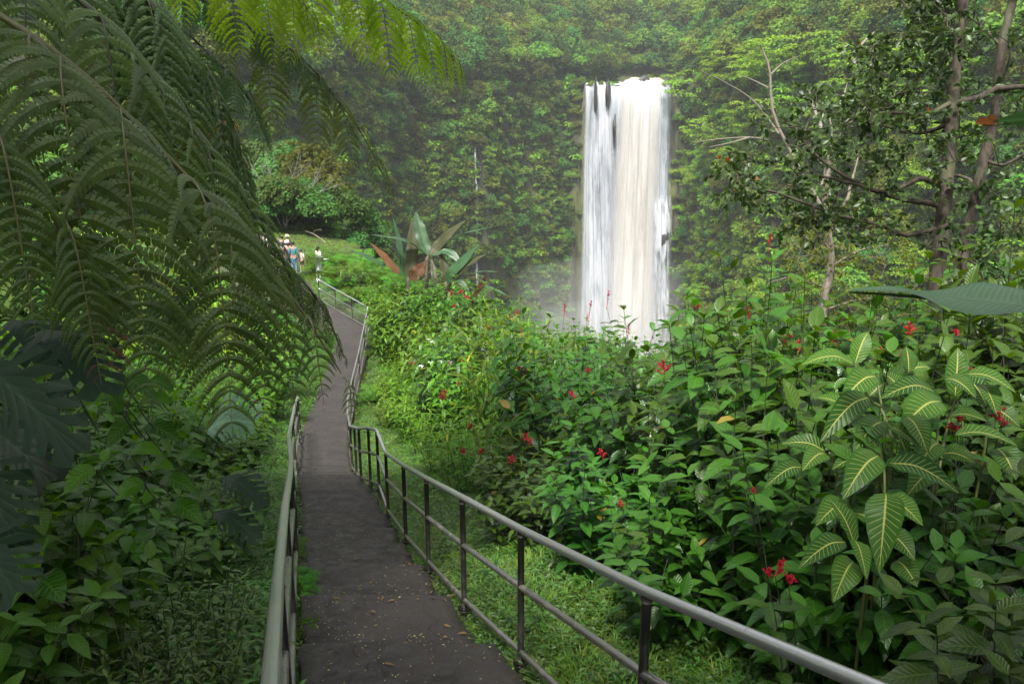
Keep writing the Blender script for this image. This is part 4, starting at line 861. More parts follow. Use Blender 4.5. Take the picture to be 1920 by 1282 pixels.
def dart(n, xr, yr, rmin, ok):
    pts = []
    for _ in range(n):
        x, y = rng.uniform(*xr), rng.uniform(*yr); rm = rmin(x, y)
        if ok(x, y) and all((x - a) ** 2 + (y - b_) ** 2 > rm * rm for a, b_ in pts): pts.append((x, y))
    return pts
_ti = {}
def S_at(x, y): s, z, i = path_near(x, y); return float(s[0]), float(z[0]), int(i[0])
SHRUBS = []
def right_ok(x, y):
    s, z, i = S_at(x, y); lo = 1.55 + .25 * math.exp(-((y - 5.0) / 1.5) ** 2) + .4 * (y > 13) * (y < 19)
    return s > lo and s < 10.5 and (x < 1.05 * y + 1.0) and tz(x, y) > z - 2.6 and x > -.42 * y
pr_ = dart(7000, (-11, 16), (1.4, 43), lambda x, y: .56 + .022 * y, right_ok)
WORDS_R = {}
post_names = ['nearest', 'second', 'third', 'fourth', 'fifth', 'sixth']
for x, y in pr_:
    zl, px = zlimit(x, y); gz = tz(x, y); s, z, i = S_at(x, y)
    H = min(2.3, zl - gz) * rng.uniform(.86, 1.03)
    if px > 1330 and y < 4.9:
        yt = 1120 if y < 3.0 else 1010 if y < 3.7 else 860 if y < 4.4 else 760
        if px > 1850: yt -= 90
        v_ = (yt - 641) / FPX; H = min(H, max(.4, -(SP + v_ * CP) / (CP - v_ * SP) * y - gz))
    elif y < 4.2: H = min(H, .75 + .30 * max(0, y - 1.3) + .22 * max(0, s - 2))
    if s < 3.0: H = min(H, .55 + 1.1 * (s - 1.5))
    if H < .3: continue
    kind = 'fire'
    if y > 9 and px < 1010: kind = rng.choice(['bright', 'ginger', 'bright', 'fire', 'fire'])
    if y > 31: H = min(H, 1.3)
    if y > 18: kind = rng.choice(['bright', 'ginger', 'bright', 'fire'])
    row = 'low edge' if s < 2.9 else 'front' if s < 4 else 'middle' if s < 6.2 else 'back'
    size = 'knee high' if H < .8 else 'waist high' if H < 1.3 else 'head high' if H > 1.75 else 'shoulder high'
    where = 'by the lowest railing curve' if y > 10 and y < 20 else 'beyond the far mesh railing' if y > 24 else 'beside the receding railing' if y >= 20 else 'below the foot of the waterfall' if 1050 < px < 1290 else 'under the small leaved tree' if px > 1650 else 'left of the zebra plant' if px > 1290 else 'behind the grass strip'
    nm = {'fire': 'dark green shrub', 'bright': 'bright green shrub', 'ginger': 'narrow leaved ginger like plant'}[str(kind)]
    lab = ' '.join(f'{size} {nm}, {row} row {where}'.split()[:16])
    o = put_shrub(str(kind), x, y, H, lab, 'leafy shrubs right of the railing', sxy=.95); SHRUBS.append((x, y, o, H))
for q, (px, d) in enumerate([(735, 28), (758, 27.2), (778, 28.5), (800, 27.2), (815, 28.6), (838, 27), (862, 26.6), (885, 25.4), (905, 25), (745, 26.5), (790, 26.6), (850, 25.6)]):
    p = P(px, 560, d); put_shrub(['bright', 'fire', 'fire'][q % 3], p[0], p[1], 2.35, ['bushy', 'dense', 'leafy', 'rounded'][q % 4] + ' green shrub hiding the foot of the banana plants', 'shrubs at the foot of the banana plants', sxy=.95)
print('right shrubs', len(SHRUBS))
def left_ok(x, y):
    s, z, i = S_at(x, y); return s < -1.35 and s > -8 and (x > -.95 * y - 1.2)
pl_ = dart(3000, (-16, 0), (1.2, 34), lambda x, y: .5 + .03 * y, left_ok)
nl = 0
for x, y in pl_:
    s, z, i = S_at(x, y); zl, px = zlimit(x, y); gz = tz(x, y); a = -s
    H = min(2.0, .30 + .62 * (a - 1.3) + .05 * y)
    if y < 3.6: H = min(H, .32 + .5 * max(0, a - 1.5))
    H = min(H, zl - gz)
    if H < .22: continue
    if y > 22 and a < 2.5: continue
    low = H < .6
    size = 'ankle high' if H < .4 else 'knee high' if H < .7 else 'waist high' if H < 1.1 else 'shoulder high'
    where = 'near the bottom left' if y < 4 else 'beside the left railing' if y < 9 else 'where the left railing ends' if y < 18 else 'left of the far path'
    dist = 'at the grass edge' if a < 2.2 else 'a step up the bank' if a < 3.5 else 'high on the bank' if a > 5 else 'halfway up the bank'
    put_shrub('low' if low else 'left', x, y, H, f'{size} {"small leaved plant" if low else "glossy shrub"} {dist} {where}', 'plants on the left bank', sxy=1, name='plant' if low else 'shrub', cat='plant' if low else 'shrub'); nl += 1
print('left shrubs', nl)
# flower spikes
def spike_mesh(seed, L, n, r0, thin=False):
    global rng; keep = rng; rng = np.random.default_rng(seed); b = MB()
    b.tube([[0, 0, -.02], [0, 0, L * .5], [.01, 0, L]], .0028, 5)
    axes = [(np.zeros(3), np.array([0, 0, 1.]), L, n)]
    for q in range(0 if thin else 4):
        a = q * 1.7 + rng.uniform(0, 1); axes.append((np.array([0, 0, L * (.1 + .12 * q)]), nrm(np.array([math.cos(a), math.sin(a), .8])), L * .5, n // 2))
    for o, d, l, m in axes:
        if l != L: b.tube([o, o + d * l], .0018, 4)
        t = np.sqrt(rng.random(m)); p = o + d * (t * l)[:, None]; ang = rng.uniform(0, 6.28, m); rad = np.stack([np.cos(ang), np.sin(ang), rng.uniform(-.3, .9, m)], -1)
        ln = r0 * (1.15 - .5 * t) * rng.uniform(.6, 1.2, m)
        b.leaves(p, rad, np.cross(rad, rng.normal(size=(m, 3))), ln, ln * .28 + .003, droop=.05, fold=.5, seg=2, kind='lance')
    rng = keep; return b.mesh('flower_spike', M['red'])
SPK = [spike_mesh(1, .15, 90, .030), spike_mesh(2, .13, 80, .034), spike_mesh(3, .12, 44, .028, True), spike_mesh(4, .14, 34, .024, True)]
FL = [(1247, 685, 6.0, 0, 1.2), (1456, 1052, 3.3, 0, .95), (1480, 1068, 3.32, 1, .8), (1440, 1058, 3.3, 1, .7), (980, 690, 11, 0, 1.3), (972, 684, 11, 1, 1.2), (830, 738, 12.5, 0, 1.3), (834, 731, 12.6, 1, 1), (1073, 735, 8.2, 0, 1.1), (900, 842, 9.0, 1, .9), (868, 842, 9.4, 1, 1), (985, 812, 8.3, 1, 1), (990, 822, 8.2, 0, .9),
      (957, 858, 8, 0, 1), (1131, 845, 6.2, 1, .9), (1168, 937, 5.0, 0, .75), (1414, 914, 4.0, 1, .5), (1800, 785, 4.2, 0, 1.1), (1806, 770, 4.25, 1, 1.0), (1880, 772, 4.2, 0, 1.15), (1886, 758, 4.25, 1, 1.0), (1470, 630, 7.2, 0, 1.3), (1490, 640, 7.2, 1, 1.2), (1572, 628, 7.2, 0, 1.2), (1708, 612, 6.6, 0, 1.1), (1648, 652, 6.4, 1, .9), (1307, 570, 9, 0, 1.2), (1330, 574, 9.4, 1, .9),
      (1405, 585, 9.5, 2, 1.4), (1058, 578, 12, 2, 1.6), (1105, 578, 9.5, 3, 1.4), (1100, 600, 9.5, 3, 1.0), (1138, 560, 9.0, 3, 1.4), (1178, 615, 9.2, 2, 1.2), (1443, 450, 6.5, 2, 1.0), (978, 622, 15, 2, 1.5), (845, 683, 16, 2, 1.5), (770, 677, 19, 0, 1.6), (803, 672, 19, 0, 1.5), (868, 672, 15, 1, 1.3), (955, 592, 21, 0, 1.8), (968, 586, 21, 0, 1.8), (915, 612, 20, 1, 1.6), (922, 740, 12, 1, 1), (862, 716, 14, 0, 1), (1820, 690, 4.6, 1, .8), (1795, 620, 6, 1, .9), (1700, 655, 6, 1, .8), (885, 795, 10, 1, 1), (1102, 690, 8.5, 1, .9), (845, 548, 25, 0, 2.2), (862, 545, 25, 1, 2.0), (880, 552, 24, 0, 2), (848, 570, 24, 1, 1.6)]
sroot = {}
for k_, (px, py, d, kd, s) in enumerate(FL):
    p = P(px, py, d); best = min(SHRUBS, key=lambda q: (q[0] - p[0]) ** 2 + (q[1] - p[1]) ** 2); par = best[2]
    o = bpy.data.objects.new('flower_spike', SPK[kd]); COL.objects.link(o); o.parent = par
    from mathutils import Matrix
    pm = Matrix.Translation(par.location) @ par.rotation_euler.to_matrix().to_4x4() @ Matrix.Diagonal((*par.scale, 1)); inv = pm.inverted()
    tx, ty = rng.normal() * (.3 if kd < 2 else .08), rng.normal() * (.3 if kd < 2 else .08)
    sz = s * (.10 if kd < 2 else .14) / .15 * (.85 if d < 6 else 1.05)
    o.matrix_parent_inverse = inv; o.location = tuple(p - [0, 0, .07 * s]); o.rotation_euler = (tx, ty, rng.uniform(0, 6)); o.scale = (sz,) * 3
    b = MB(); q = p - np.array([0, 0, .07 * s]); e = q + np.array([(par.location[0] - q[0]) * .25, (par.location[1] - q[1]) * .25, -.75]); b.tube(curve_pts([q, q * .5 + e * .5 + [0, 0, .05], e], 8), [.002] * 4 + [.0035] * 4, 5)
    so = b.build('flower_stalk', M['stem_dark'], o); so.matrix_parent_inverse = (inv.inverted() @ inv @ Matrix.LocRotScale(o.location, o.rotation_euler, o.scale)).inverted()
    # leaf pairs below the flower
    if d < 10 and (k_ % 3 == 0 or py < 640):
        lb = MB(); ts = np.linspace(.25, .95, 5)
        for j_, t_ in enumerate(ts):
            pt = q * (1 - t_) + e * t_; a = j_ * 1.57 + k_
            dd = np.array([[math.cos(a), math.sin(a), .35], [-math.cos(a), -math.sin(a), .35]]); lb.leaves(np.array([pt, pt]), dd, np.array([[0, 0, 1.], [0, 0, 1.]]) + rng.normal(size=(2, 3)) * .2, .17, .08, droop=.25, seg=5, wav=.1)
        lo = lb.build('foliage', M['shrub'], o); lo.matrix_parent_inverse = so.matrix_parent_inverse

wb = MB()
for q in range(6):
    a = q * 1.05; wb.leaves(np.array([[0, 0, .01 * q]]), [[math.cos(a), math.sin(a), .5]], [[0, 0, 1.]], .06, .034, droop=.25, seg=3, kind='round', shade=.5)
WFM = wb.mesh('white_flower', M['white_petal'])
for px, py, d in [(806, 640, 19), (812, 644, 19), (828, 655, 18.5), (880, 650, 18), (876, 646, 18), (845, 683, 16.5), (828, 682, 16.5), (806, 683, 16.5), (790, 690, 16), (850, 585, 25), (858, 582, 25), (835, 660, 18)]:
    p = P(px, py, d); par = min(SHRUBS, key=lambda q: (q[0] - p[0]) ** 2 + (q[1] - p[1]) ** 2)[2]
    o = bpy.data.objects.new('white_flower', WFM); COL.objects.link(o); o.parent = par
    o.matrix_parent_inverse = (Matrix.Translation(par.location) @ par.rotation_euler.to_matrix().to_4x4() @ Matrix.Diagonal((*par.scale, 1))).inverted(); o.location = tuple(p); o.rotation_euler = (.4, 0, rng.uniform(0, 6)); o.scale = (1.3,) * 3
# ------------------------------------------------------------------ ground cover (stuff)
def tuft(kind, seed):
    global rng; keep = rng; rng = np.random.default_rng(seed); b = MB()
    if kind == 'grass':
        n = 26; a = rng.uniform(0, 6.28, n); r = .06 * np.sqrt(rng.random(n)); p = np.stack([r * np.cos(a), r * np.sin(a), np.zeros(n)], -1); lean = rng.uniform(.15, 1.1, n)
        d = np.stack([np.cos(a) * lean, np.sin(a) * lean, np.ones(n)], -1); b.leaves(p, d, np.stack([-np.cos(a), -np.sin(a), lean + .2], -1) * -1 * -1, rng.uniform(.07, .16, n), .007, droop=.55, fold=.2, seg=3, kind='blade')
        mat = M['grass']
    elif kind == 'herb':
        n = 34; a = rng.uniform(0, 6.28, n); h = rng.uniform(.01, .09, n); r = .07 * np.sqrt(rng.random(n)); p = np.stack([r * np.cos(a), r * np.sin(a), h], -1)
        d = np.stack([np.cos(a + rng.normal(size=n) * .6), np.sin(a), rng.uniform(-.1, .7, n)], -1); b.leaves(p, d, np.array([0, 0, 1.]) + rng.normal(size=(n, 3)) * .3, rng.uniform(.03, .06, n), rng.uniform(.012, .024, n), droop=.3, seg=2); mat = M['cover']
    elif kind == 'bamboo':
        n = 24; a = rng.uniform(0, 6.28, n); h = rng.uniform(.02, .2, n); r = .08 * rng.random(n); p = np.stack([r * np.cos(a), r * np.sin(a), h], -1)
        d = np.stack([np.cos(a + rng.normal(size=n) * .5), np.sin(a), rng.uniform(-.1, .5, n)], -1); b.leaves(p, d, np.array([0, 0, 1.]) + rng.normal(size=(n, 3)) * .25, rng.uniform(.06, .12, n), rng.uniform(.014, .022, n), droop=.4, seg=3, kind='lance'); mat = M['cover_dark']
    elif kind == 'litter':
        b.leaves(np.array([[0, 0, 0.]]), [[1, 0, 0.]], [[0, 0, 1.]], .03, .012, droop=0, seg=2); mat = M['fern_dead']
    rng = keep; return master(kind, b.mesh(kind, mat))
rng = np.random.default_rng(44)
def strip_scatter(name, n, yr, srange, kinds, masters, label, s0, s1, cat, tilt=.15, extra=None):
    """points along the path at lateral s, density falling with distance"""
    u = rng.random(n) ** 1.7; i = np.interp(yr[0] + (yr[1] - yr[0]) * u, CC[:, 1], np.arange(NS)); i = i.astype(int)
    s = rng.uniform(*srange, n) if not callable(srange) else srange(n, i)
    nx = np.stack([PTAN[i, 1], -PTAN[i, 0]], -1); jt = rng.normal(size=n) * .12
    x = CC[i, 0] + nx[:, 0] * s + PTAN[i, 0] * jt; y = CC[i, 1] + nx[:, 1] * s + PTAN[i, 1] * jt
    s2, z2, i2 = path_near(x, y); km = (np.abs(s2) > HW[i2] + .0) & (np.hypot(x, y) > 1.0)
    x, y = x[km], y[km]; z = terrain(x, y); m = len(x)
    rot = np.stack([rng.normal(size=m) * tilt, rng.normal(size=m) * tilt, rng.uniform(0, 6.28, m)], -1)
    return make_stuff(name, np.stack([x, y, z], -1), rot, rng.uniform(s0, s1, m), rng.integers(0, len(masters), m), masters, label, cat)
GT = [tuft('grass', i) for i in range(4)] + [tuft('herb', 10 + i) for i in range(3)]
strip_scatter('grass', 19000, (1.0, 43), (.62, 4.2), None, GT, 'short bright grass and herbs between railing and shrubs', .75, 1.5, 'grass')
strip_scatter('weeds', 9000, (1.0, 30), (-2.4, -.6), None, [tuft('grass', 30), tuft('herb', 31), tuft('herb', 32), tuft('bamboo', 33), tuft('bamboo', 34)], 'low weeds and grass along the left edge of the path', .8, 1.5, 'grass')
strip_scatter('undergrowth', 9000, (1.2, 24), (-8, -2.0), None, [tuft('herb', 41), tuft('bamboo', 42), tuft('bamboo', 43)], 'dense small leaved undergrowth on the left bank', 1.3, 2.8, 'undergrowth')
strip_scatter('ground_cover', 9000, (1.2, 46), (2.6, 9), None, [tuft('herb', 51), tuft('bamboo', 52)], 'low green ground cover under the shrubs on the right', 1.5, 3.0, 'undergrowth')
n = 5000; x = rng.uniform(-26, -8.8, n); y = rng.uniform(41, 53, n); s, z, i = path_near(x, y); km = np.abs(s) > HW[i] + .05; x, y = x[km], y[km]; n = len(x)
make_stuff('lawn', np.stack([x, y, terrain(x, y)], -1), np.stack([np.zeros(n), np.zeros(n), rng.uniform(0, 6, n)], -1), rng.uniform(1.0, 1.8, n), rng.integers(0, 2, n), [tuft('grass', 60), tuft('grass', 61)], 'bright mown lawn on the slope beyond the visitors', 'grass')
# moss and fallen petals on the path
b = MB(); n = 2600; ii = rng.integers(40, 560, n); ww = rng.random(n); p = PL[ii] * (1 - ww[:, None]) + PR_[ii] * ww[:, None]
jj = np.clip((ww * 13).astype(int), 0, 13); p[:, 2] = PV[ii, jj, 2] * 1.0 + .006; 
cl_ = (np.sin(p[:, 0] * 3.1) * np.cos(p[:, 1] * 2.3) > -.45) & (rng.random(n) < np.clip(1.25 - p[:, 1] / 16, .15, 1)); p = p[cl_]; n = len(p)
a = rng.uniform(0, 6.28, n); b.leaves(p, np.stack([np.cos(a), np.sin(a), np.zeros(n)], -1), np.array([0, 0, 1.]) + rng.normal(size=(n, 3)) * .15, rng.uniform(.006, .022, n), rng.uniform(.004, .011, n), droop=0, fold=.1, seg=2)
M['petal'] = leaf_mat('fallen_petal', (.35, .30, .05), (.55, .50, .22), rough=.7, trans=.1, objvar=0, warm=((.25, .10, .05), .8)); bq = MB(); n = 150; ii = rng.integers(40, 620, n); ww = rng.beta(.6, .6, n); q_ = PL[ii] * (1 - ww[:, None]) + PR_[ii] * ww[:, None]; q_[:, 2] = PV[ii, np.clip((ww * 13).astype(int), 0, 13), 2] + .012
a = rng.uniform(0, 6.28, n); bq.leaves(q_, np.stack([np.cos(a), np.sin(a), np.zeros(n)], -1), np.array([0, 0, 1.]) + rng.normal(size=(n, 3)) * .35, rng.uniform(.03, .075, n), rng.uniform(.01, .028, n), droop=0, fold=.5, seg=4)
for q in range(14):
    k_ = rng.integers(60, 420); w_ = rng.random(); c_ = PL[k_] * (1 - w_) + PR_[k_] * w_ + [0, 0, .03]; a_ = rng.uniform(0, 6.28); l_ = rng.uniform(.08, .25); bq.tube([c_, c_ + [l_ * math.cos(a_) * .5, l_ * math.sin(a_) * .5, -.30 * l_ * .5 * math.sin(a_) + .004], c_ + [l_ * math.cos(a_ + .25), l_ * math.sin(a_ + .25), -.30 * l_ * math.sin(a_)]], .0022, 4)
tag(bq.build('leaf_litter', leaf_mat('litter_leaf', (.05, .025, .012), (.16, .10, .03), rough=.7, trans=.05, objvar=0)), 'brown fallen leaves and twigs scattered on the path', 'leaves', kind='stuff')
tag(b.build('fallen_petals', M['petal']), 'tiny yellow petals and bits scattered over the path', 'petals', kind='stuff')

# ------------------------------------------------------------------ large single leaves
def bigleaf(b, pts, W, up=(0, 0, 1), ny=18, nx=8, fold=.25, curl=.0, wav=.0, prof='ovate', split=0, sweep=.0, shade=.5, wavn=9, tears=0):
    c = curve_pts(pts, ny + 1); t = np.linspace(0, 1, ny + 1); tan = nrm(np.gradient(c, axis=0)); side = nrm(np.cross(tan, np.broadcast_to(np.asarray(up, float), tan.shape))); n = np.cross(side, tan)
    if prof == 'ovate': w = np.sin(math.pi * t ** .75) ** .8 * (1 - .22 * t)
    elif prof == 'banana': w = np.minimum(1, np.minimum(t * 6 + .05, (1 - t) * 2.4)) ** .8
    else: w = np.minimum(1, t * 9 + .25) * np.cos(t * 1.5) ** .55
    w = np.maximum(w, .02) * W * .5; s = np.linspace(-1, 1, nx + 1); ab = np.abs(s)[None]
    wv = wav * np.sin(t * wavn * 2 + .7)[:, None] * np.sign(s)[None] * ab ** 1.5 + wav * .6 * np.sin(t * wavn * 3.3)[:, None] * ab
    h = fold * ab - curl * ab ** 2 + wv
    V = c[:, None] + side[:, None] * (s[None] * w[:, None])[..., None] + n[:, None] * (h * w[:, None])[..., None] + tan[:, None] * (sweep * ab * w[:, None])[..., None]
    i = np.arange(ny)[:, None] * (nx + 1); j = np.arange(nx)[None]; F = np.stack([i + j, i + j + 1, i + nx + j + 2, i + nx + j + 1], -1)
    if split:
        sm = np.abs((s[:-1] + s[1:]) / 2)[None]; tm = ((t[:-1] + t[1:]) / 2)[:, None]
        ok = ~((sm > .38) & (((tm * split + .15 * sm) % 1.0) > .68 - .1 * sm) & (tm > .08) & (tm < .93)); F = F[ok]
    if tears:
        sm = np.abs((s[:-1] + s[1:]) / 2)[None]; tm = np.arange(ny)[:, None]; F = F[~((sm > .15) & np.isin(tm, rng.integers(3, ny - 2, tears)))]
    uv = np.stack([np.broadcast_to(s[None] * .5 + .5, V.shape[:2]), np.broadcast_to(t[:, None], V.shape[:2])], -1)
    b.add(V.reshape(-1, 3), F.reshape(-1, 4), uv.reshape(-1, 2), shade)
def leaf_bt(b, p0, p1, W, up=(0, -.25, 1), arch=.14, **kw):
    p0, p1 = np.asarray(p0, float), np.asarray(p1, float); L = np.linalg.norm(p1 - p0); q = [p0 * (1 - t) + p1 * t + np.array([0, 0, arch * L * 4 * t * (1 - t) * (1.25 - .5 * t)]) for t in (0, .33, .66, 1)]
    bigleaf(b, q, W, up, **kw)
rng = np.random.default_rng(55)
# zebra veined plant
Z = [(1660, 800, 1722, 838, 4.05, .13), (1655, 790, 1600, 850, 4.0, .14), (1700, 700, 1745, 690, 4.6, .13), (1745, 760, 1700, 790, 4.3, .13), (1640, 980, 1590, 960, 3.75, .13), (1840, 720, 1870, 780, 4.3, .14), (1625, 780, 1560, 800, 4.2, .14), (1760, 830, 1720, 880, 4.0, .14), (1780, 780, 1850, 790, 4.2, .14), (1665, 1000, 1715, 1050, 3.6, .12), (1647, 854, 1580, 936, 3.75, .165), (1668, 868, 1798, 924, 3.75, .15), (1662, 924, 1648, 1074, 3.5, .17), (1585, 1016, 1497, 1066, 3.45, .11), (1603, 1012, 1625, 1086, 3.4, .10), (1602, 1020, 1556, 935, 3.5, .15), (1600, 1052, 1562, 1128, 3.4, .14),
     (1642, 705, 1577, 755, 4.3, .16), (1652, 846, 1588, 805, 3.9, .13), (1751, 733, 1650, 748, 4.3, .13), (1763, 752, 1688, 806, 4.1, .19), (1628, 745, 1538, 828, 4.1, .15), (1600, 682, 1503, 684, 4.4, .12), (1603, 682, 1628, 622, 4.5, .12), (1704, 696, 1699, 650, 4.5, .12),
     (1774, 709, 1830, 746, 4.3, .16), (1813, 701, 1905, 736, 4.3, .14), (1548, 846, 1465, 832, 4.0, .12), (1548, 850, 1504, 883, 3.9, .12), (1507, 876, 1434, 914, 3.9, .10), (1790, 748, 1796, 652, 4.4, .13), (1766, 850, 1828, 868, 4.0, .12), (1790, 815, 1908, 836, 4.0, .15),
     (1690, 735, 1655, 700, 4.5, .14), (1630, 742, 1690, 712, 4.5, .16), (1720, 740, 1770, 780, 4.25, .14), (1700, 850, 1660, 790, 4.0, .13), (1660, 935, 1730, 985, 3.7, .14), (1850, 760, 1800, 700, 4.4, .15), (1850, 765, 1912, 800, 4.3, .14), (1590, 770, 1530, 745, 4.3, .13), (1640, 860, 1560, 880, 4.0, .14), (1700, 780, 1740, 850, 4.0, .15), (1590, 945, 1530, 985, 3.8, .14), (1680, 1050, 1720, 1100, 3.6, .13), (1760, 880, 1700, 930, 3.95, .15), (1870, 840, 1905, 900, 4.0, .15)]
zb = P(1660, 1100, 3.95); zr = empty('zebra_plant', (zb[0], zb[1], tz(zb[0], zb[1]))); tag(zr, 'plant with large green leaves and yellow white veins right of the railing', 'plant'); zo = np.array(zr.location)
b = MB()
for x0, y0, x1, y1, d, W in Z:
    leaf_bt(b, P(x0, y0, d) - zo, P(x1, y1, d - .12 if y1 > y0 else d + .05) - zo, W, up=(rng.normal() * .25, -.45, 1), arch=.13, fold=.22, wav=.05, nx=8, ny=14, shade=rng.random())
b.build('foliage', M['zebra'], zr)
b = MB(); gz = zo[2]
for st in [[(1642, 700, 4.35), (1655, 770, 4.25), (1672, 850, 4.1)], [(1650, 842, 3.95), (1658, 930, 3.75)], [(1760, 745, 4.3), (1757, 830, 4.2), (1752, 900, 4.1)], [(1792, 745, 4.4), (1772, 820, 4.3), (1758, 900, 4.2)], [(1602, 680, 4.5), (1628, 745, 4.35), (1660, 800, 4.2)], [(1602, 1015, 3.5), (1625, 1060, 3.6)], [(1548, 846, 4.0), (1570, 900, 4.0)], [(1850, 762, 4.4), (1845, 850, 4.3)]]:
    pt = [P(*q) - zo for q in st]; pt.append(pt[-1] * [.9, .9, .45] + np.array([0, 0, 0])); pt.append(np.array([pt[-1][0] * .7, pt[-1][1] * .7, -.05])); b.tube(curve_pts(pt, 14), np.linspace(.006, .010, 14), 6)
b.build('stem', M['stem_yellow'], zr)
# monstera
def monstera(label, specs, mat, base):
    r = empty('monstera', base); tag(r, label, 'monstera', None); o = np.asarray(base, float); st = MB()
    for p0, p1, W, up in specs:
        b = MB(); q0, q1 = P(*p0) - o, P(*p1) - o; leaf_bt(b, q0, q1, W * .82, up=up, arch=.10, prof='heart', split=7, sweep=.85, ny=56, nx=14, fold=.10, curl=.12, wav=.03, shade=rng.random()); b.build('leaf', M[mat], r)
        st.tube(curve_pts([q0, q0 + np.array([-.03, .08, -.06]), q0 + [-.03, .18, -.22]], 10), .005, 6)
    st.build('stem', M['stem_green'], r)
def gb(px, py, d): p = P(px, py, d); return (p[0], p[1], tz(p[0], p[1]))
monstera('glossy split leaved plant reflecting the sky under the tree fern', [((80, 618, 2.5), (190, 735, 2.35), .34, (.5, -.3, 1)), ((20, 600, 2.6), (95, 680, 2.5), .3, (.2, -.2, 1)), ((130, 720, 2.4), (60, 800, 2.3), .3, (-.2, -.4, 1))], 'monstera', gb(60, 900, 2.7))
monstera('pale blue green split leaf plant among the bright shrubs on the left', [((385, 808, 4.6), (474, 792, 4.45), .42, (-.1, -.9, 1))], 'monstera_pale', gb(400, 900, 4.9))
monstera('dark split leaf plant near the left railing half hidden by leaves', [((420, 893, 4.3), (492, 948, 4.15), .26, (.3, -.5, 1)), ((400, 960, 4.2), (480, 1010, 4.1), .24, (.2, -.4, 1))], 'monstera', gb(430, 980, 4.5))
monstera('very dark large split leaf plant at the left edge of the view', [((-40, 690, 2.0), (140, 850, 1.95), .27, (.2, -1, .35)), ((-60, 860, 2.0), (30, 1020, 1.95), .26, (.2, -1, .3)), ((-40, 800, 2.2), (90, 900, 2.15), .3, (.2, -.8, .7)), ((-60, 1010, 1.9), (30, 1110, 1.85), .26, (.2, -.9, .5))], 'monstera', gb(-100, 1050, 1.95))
# broad bright leaves in front of the left bank
lbp = gb(260, 900, 3.3); r = empty('broad_leaved_plant', lbp); tag(r, 'bright broad leaved plant below the tips of the tree fern', 'plant'); b = MB(); st = MB(); o = np.array(lbp)
for x0, y0, x1, y1, d, W in [(228, 711, 294, 750, 2.9, .10), (278, 714, 326, 734, 3.0, .08), (258, 758, 326, 756, 2.95, .075), (228, 772, 190, 730, 2.9, .08), (215, 745, 150, 770, 2.9, .08), (244, 848, 304, 853, 2.95, .08), (278, 876, 326, 878, 3.0, .07), (225, 742, 235, 690, 3.0, .07), (270, 800, 340, 830, 3.1, .09), (250, 790, 200, 840, 3.0, .09), (300, 900, 370, 925, 3.1, .09), (270, 905, 215, 940, 3.0, .09), (330, 860, 390, 860, 3.3, .08), (320, 945, 385, 985, 3.1, .09), (180, 880, 120, 925, 2.7, .1), (60, 1090, 10, 1150, 2.1, .1), (70, 1085, 120, 1130, 2.1, .1), (75, 1075, 95, 1010, 2.1, .1), (60, 1080, 0, 1060, 2.1, .1)]:
    leaf_bt(b, P(x0, y0, d) - o, P(x1, y1, d - .05) - o, W, up=(rng.normal() * .3, -.4, 1), arch=.12, fold=.2, wav=.05, shade=rng.random()); q = P(x0, y0, d) - o; st.tube(curve_pts([q, q + [0, .04, -.06], q + [.01, .10, -.14]], 8), .003, 5)
b.build('foliage', M['shrub_left'], r); st.build('stem', M['stem_dark'], r)

# banana like plants
def banana(label, specs, base, stems, name='banana_plant', wf=.85):
    r = empty(name, base); tag(r, label, 'banana plant'); o = np.asarray(base, float)
    for pts, W, mat, up in specs:
        b = MB(); q = [P(*p) - o for p in pts]; bigleaf(b, q, W * wf, up=up, ny=30, nx=8, prof='banana', fold=.28, curl=.2, wav=.10, wavn=7, shade=rng.random(), tears=0); lf = b.build('leaf', M[mat], r)
        m_ = MB(); cc = curve_pts(q, 12); m_.tube(cc - [0, 0, .015], np.linspace(.014, .004, 12) * (W / .35), 5); m_.build('midrib', M['stem_green'] if mat == 'banana' else M['stem_dark'], lf)
    if stems:
        b = MB()
        for s_ in stems: b.tube(curve_pts([np.asarray(P(*p[:3])) - o for p in s_[:-1]] + [np.array([s_[-1][0], s_[-1][1], -.2])], 12), s_[-1][2], 9)
        b.build('stem', M['bark_dark'] if wf < 1 else M['stem_green'], r)
C1 = (803, 480, 28); BB = gb(815, 570, 28)
